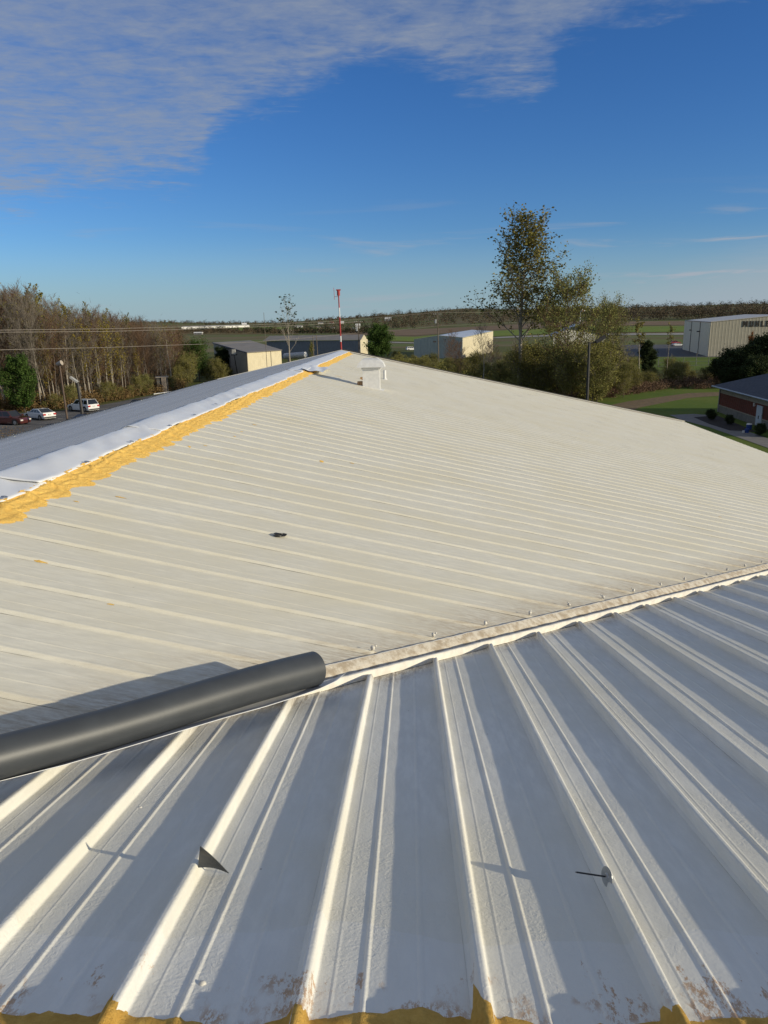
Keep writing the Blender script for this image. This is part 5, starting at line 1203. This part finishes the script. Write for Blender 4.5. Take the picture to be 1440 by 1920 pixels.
# round green tree
rg = tree_parts(430, 10, BARK_D, F_GREEN, 16, .34, .42, 0, twigmat=F_BROWN, limbs=30, first=.18, up=.55, lens=.42, sub=8, tw=3, r=.16)
px_tree(rg, 711, 684, 609, 'round_tree', 'rounded green tree beyond the far end of the ridge', 1.0, 10)
px_tree(tree_parts(431, 6, BARK_D, F_OLIVE, 3, .28, .3, .1, twigmat=F_GREY, limbs=16, first=.1, up=.9, lens=.35, sub=6, tw=2, r=.09), 585, 680, 640, 'small_tree', 'small leafy sapling against the long dark shed', .7, 6)
# tall cottonwood and willow
cw = tree_parts(440, 20, BARK_W, F_COTTON, 3.6, .28, .26, .30, twigmat=F_GREY, limbs=34, first=.34, up=.95, lens=.30, sub=9, subl=.42, tw=3, r=.24, wander=.12, lean=(-.03, 0), n0=16)
px_tree(cw, 974, 742, 403, 'tall_cottonwood', 'tallest tree, a narrow brownish-leaved cottonwood rising above the horizon', 1.35, 20, .6)
wl = tree_parts(441, 14, BARK_D, F_WILLOW, 4.8, .24, .35, .15, twigmat=F_BROWN, limbs=34, first=.22, up=.65, lens=.48, sub=9, subl=.42, tw=4, r=.22, wander=.15)
px_tree(wl, 1064, 748, 500, 'willow_tree', 'rounded grey-green willow just right of the tall cottonwood', 1.0, 14, 2.0)
px_tree(wl, 1128, 746, 552, 'willow_tree', 'smaller olive willow behind the dark lamp post', .7, 14, 4.1, back=22)
px_tree(brs, 905, 742, 600, 'leaning_tree', 'bare branching tree left of the tall cottonwood', 1.4, 14, 1)
px_tree(skyl, 1196, 724, 596, 'small_birch', 'small pale birch with tufts of leaves left of the cedar at right', 1.5, 14, 2)
px_tree(skyl, 1248, 716, 606, 'small_birch', 'thin bare birch with few leaves between the cedar and the largest hangar', 1.0, 14, 3)
px_tree(org_, 1405, 712, 622, 'rusty_tree', 'thin rust-leaved sapling before the lettered hangar wall', .55, 14, 1)
# brush belt
gb = 'twiggy olive bushes in the belt behind the roof'
for i in range(88):
    u = rng.uniform(728, 1180); vb_ = np.interp(u, [728, 860, 980, 1100, 1180], [690, 716, 738, 752, 738])-rng.uniform(-6, 26); vt = np.interp(u, [728, 800, 860, 960, 1100, 1180], [668, 664, 668, 640, 630, 655])+rng.uniform(-4, 44)
    if vt > vb_-14: vt = vb_-14
    px_tree(ol[[0, 1, 2, 0][i % 4]], u, vb_, vt, 'olive_bush', 'olive-brown twiggy bush in the belt just beyond the far roof edge', 1.15, 6, i*1.9, 'bush', gb)
for i in range(22):
    u = rng.uniform(840, 1180); vb_ = np.interp(u, [728, 860, 980, 1100, 1180], [690, 716, 738, 752, 738])-rng.uniform(0, 14); px_tree(bare[i % 6], u, vb_, vb_-rng.uniform(50, 110), 'thin_tree', 'thin bare tree in the brush belt just beyond the far roof edge', 1.3, 14, i*1.3, 'tree', 'thin bare trees in the brush belt')
for i in range(26):
    u = rng.uniform(1150, 1345); vb_ = np.interp(u, [1150, 1250, 1345], [738, 722, 722])-rng.uniform(-2, 10); px_tree(ol[[0, 2][i % 2]], u, vb_, vb_-rng.uniform(10, 44), 'low_bush', 'low brown-olive bush along the far side of the right lawn', 1.3, 6, i*1.9, 'bush', 'low bushes along the right lawn')
dk = tree_parts(450, 6, BARK_D, F_DARK, 14, .24, .34, 0, twigmat=F_BROWN, limbs=28, first=.06, up=.6, lens=.55, sub=9, tw=3, r=.1)
for i, (u, v, vt) in enumerate([(1352, 720, 672), (1375, 722, 655), (1398, 724, 648), (1420, 724, 640), (1440, 724, 630), (1462, 724, 626), (1364, 726, 690), (1408, 728, 668), (1490, 724, 620)]):
    px_tree(dk, u, v, vt, 'dark_bush', 'dark green bush in the thicket behind the brick house roof', 1.2, 6, i*1.4, 'bush', 'dark thicket behind the brick house')
for i, (u, v, vt, lab) in enumerate([(1333, 788, 768, 'dark shrub at the left corner of the brick house'), (1368, 797, 778, 'dark shrub in the mulch bed by the brick wall'), (1425, 818, 794, 'rounded dark shrub right of the brick house door')]):
    px_tree(dk, u, v, vt, 'shrub', lab, 1.2, 6, i, 'shrub')
C3 = []; Rr = []
for i in range(420):
    u = rng.uniform(1040, 1345); b = ground(u, np.interp(u, [1040, 1150, 1250, 1345], [752, 742, 728, 726])-rng.uniform(-3, 14)); q_ = rng.uniform(.5, 1.5); C3.append((b[0], b[1], q_*.45)); Rr.append(q_)
obj('tall_grass', cloud_mesh('tall_grass', C3, Rr, 120, .17, F_BROWN, .7), None, None, 'brown tall weeds along the far side of the right lawn', 'grass', kind='stuff')
C3 = []; Rr = []
for i in range(500):
    u = rng.uniform(735, 1120); b = ground(u, np.interp(u, [728, 860, 980, 1100, 1180], [690, 716, 738, 752, 738])-rng.uniform(-2, 24)); q_ = rng.uniform(.6, 2.0); C3.append((b[0], b[1], q_*.5)); Rr.append(q_)
obj('undergrowth', cloud_mesh('undergrowth', C3, Rr, 80, .34, F_OLIVE, .8), None, None, 'olive-brown undergrowth filling the belt just beyond the far roof edge', 'brush', kind='stuff')
# leaf litter on the parking lot
P = []
for i in range(260):
    u = abs(rng.normal(0, 45)); v = rng.uniform(800, 822); b = ground(u, v, .04); P.append(b)
V, Fc, t = leaf_arrays(np.array(P), .16); V[:, 2] = np.clip(V[:, 2], .028, .12)
obj('leaf_litter', mesh('leaf_litter', V, Fc, [F_GRASS], attr=t), None, None, 'dry leaves scattered over the parking lot at left', 'leaves', kind='stuff')
